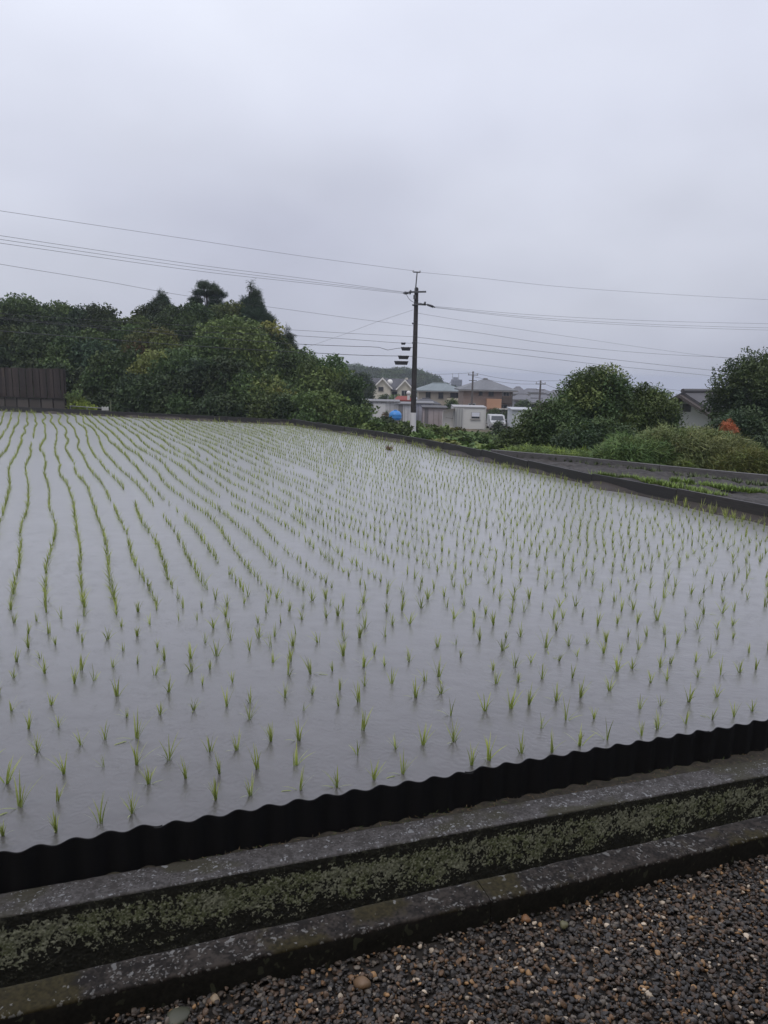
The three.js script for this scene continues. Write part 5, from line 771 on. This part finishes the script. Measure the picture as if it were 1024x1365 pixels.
{ // small poles among the houses
  const sp = (px, py0, py1, d, label) => { const a = at(px, py1, d), b = at(px, py0, d), gy = land(a.x, -d), t = thing('small_pole', label, 'utility pole', [a.x, gy, -d]), h = b.y - gy, m = mat(0.09, 0.08, 0.075, 0.8); part('shaft', rod(V(0, 0, 0), V(0, h, 0), 0.15, 0.10, 10), m, t); part('crossarm', [bx(1.3, 0.09, 0.09, 0, h - 0.5, 0.1), bx(1.0, 0.09, 0.09, 0, h - 1.2, 0.1)], m, t); part('insulator', [-0.55, 0, 0.55].map((x) => rod(V(x, h - 0.4, 0.1), V(x, h - 0.2, 0.1), 0.06, 0.05, 6)), mat(0.3, 0.3, 0.3, 0.4), t); part('step', [0.25, 0.4, 0.55, 0.7].map((f) => bx(0.4, 0.03, 0.03, 0, h * f, 0)), m, t); };
  sp(628.5, 495, 548, 96, 'slim dark pole in front of the pink brown house'); sp(718.5, 507, 548, 95, 'slim dark pole beside the tan house and big shrub');
  const wm = mat(0.05, 0.05, 0.055, 0.6), wire = (pts, label) => tag(part('overhead_wire', new THREE.TubeGeometry(new THREE.CatmullRomCurve3(pts.map((q) => at(...q))), 24, 0.016, 4), wm, scene), label, 'wire');
  wire([[629, 497, 96], [600, 498.5, 97], [572, 499, 98], [520, 500, 100]], 'wire from the slim pole towards the far wooded hill'); wire([[629, 496.5, 96], [660, 503, 96], [690, 507, 95.5], [718, 508.5, 95]], 'upper wire strung between the two slim poles'); wire([[629, 501.5, 96], [660, 508, 96], [690, 511.5, 95.5], [718, 512, 95]], 'lower wire strung between the two slim poles'); wire([[718, 508.5, 95], [745, 519, 92], [780, 529, 90]], 'stay wire from the second slim pole down to the big shrub'); wire([[718, 507.5, 95], [760, 508, 96], [820, 511, 97]], 'wire from the second slim pole behind the big shrub');
}
{ // wooded hill on the skyline
  const D = 340, prof = [[400, 500], [430, 492], [455, 487], [480, 484], [497, 489], [512, 491], [530, 489.5], [548, 490], [565, 494], [578, 499], [588, 507], [600, 514]], R = mulberry(55), pts = prof.map(([x, y]) => at(x, y, D));
  const hAt = (x) => { if (x < pts[0].x) return pts[0].y - (pts[0].x - x) * 0.08; for (let i = 1; i < pts.length; i++) if (x < pts[i].x) return mix(pts[i - 1].y, pts[i].y, (x - pts[i - 1].x) / (pts[i].x - pts[i - 1].x)); return pts.at(-1).y; };
  const p = [], idx = [], NX = 60, NZ = 16, x0 = pts[0].x - 40, x1 = pts.at(-1).x + 2;
  for (let i = 0; i <= NX; i++) for (let j = 0; j <= NZ; j++) { const x = mix(x0, x1, i / NX), t = j / NZ, z = -D + 60 - t * 150, f = Math.sin(Math.min(1, t * 2.5) * 1.5708) * (t > 0.6 ? 1 - (t - 0.6) * 2 : 1); p.push(x, mix(-6, hAt(x) - 4, Math.max(0, f)), z); }
  for (let i = 0; i < NX; i++) for (let j = 0; j < NZ; j++) { const a = i * (NZ + 1) + j, b = a + 1, c = a + NZ + 1, d = c + 1; idx.push(a, c, b, b, c, d); }
  const g = new THREE.BufferGeometry(); g.setAttribute('position', new THREE.Float32BufferAttribute(p, 3)); g.setIndex(idx); g.computeVertexNormals(); structure('hill', g, mat(0.045, 0.055, 0.028, 0.95));
  const lobes = []; for (let k = 0; k < 420; k++) { const i = R() * NX, t = 0.05 + 0.4 * R(), x = mix(x0, x1, i / NX), f = Math.sin(Math.min(1, t * 2.5) * 1.5708); lobes.push([x, mix(-6, hAt(x) - 3.3, f), -D + 60 - t * 150, 1.7 + 1.6 * R(), 0.95]); }
  fillInstances('hill_forest', SPRAY.broad, leafBalls(lobes, R, TINT.dark, { dens: 0.55, k: 3.2, mottle: 0.3, alt: ['mid', 0.4] }), scene, 'distant wooded hill covered in dark trees behind the cream house', 'forest');
}

renderer.render(scene, camera);
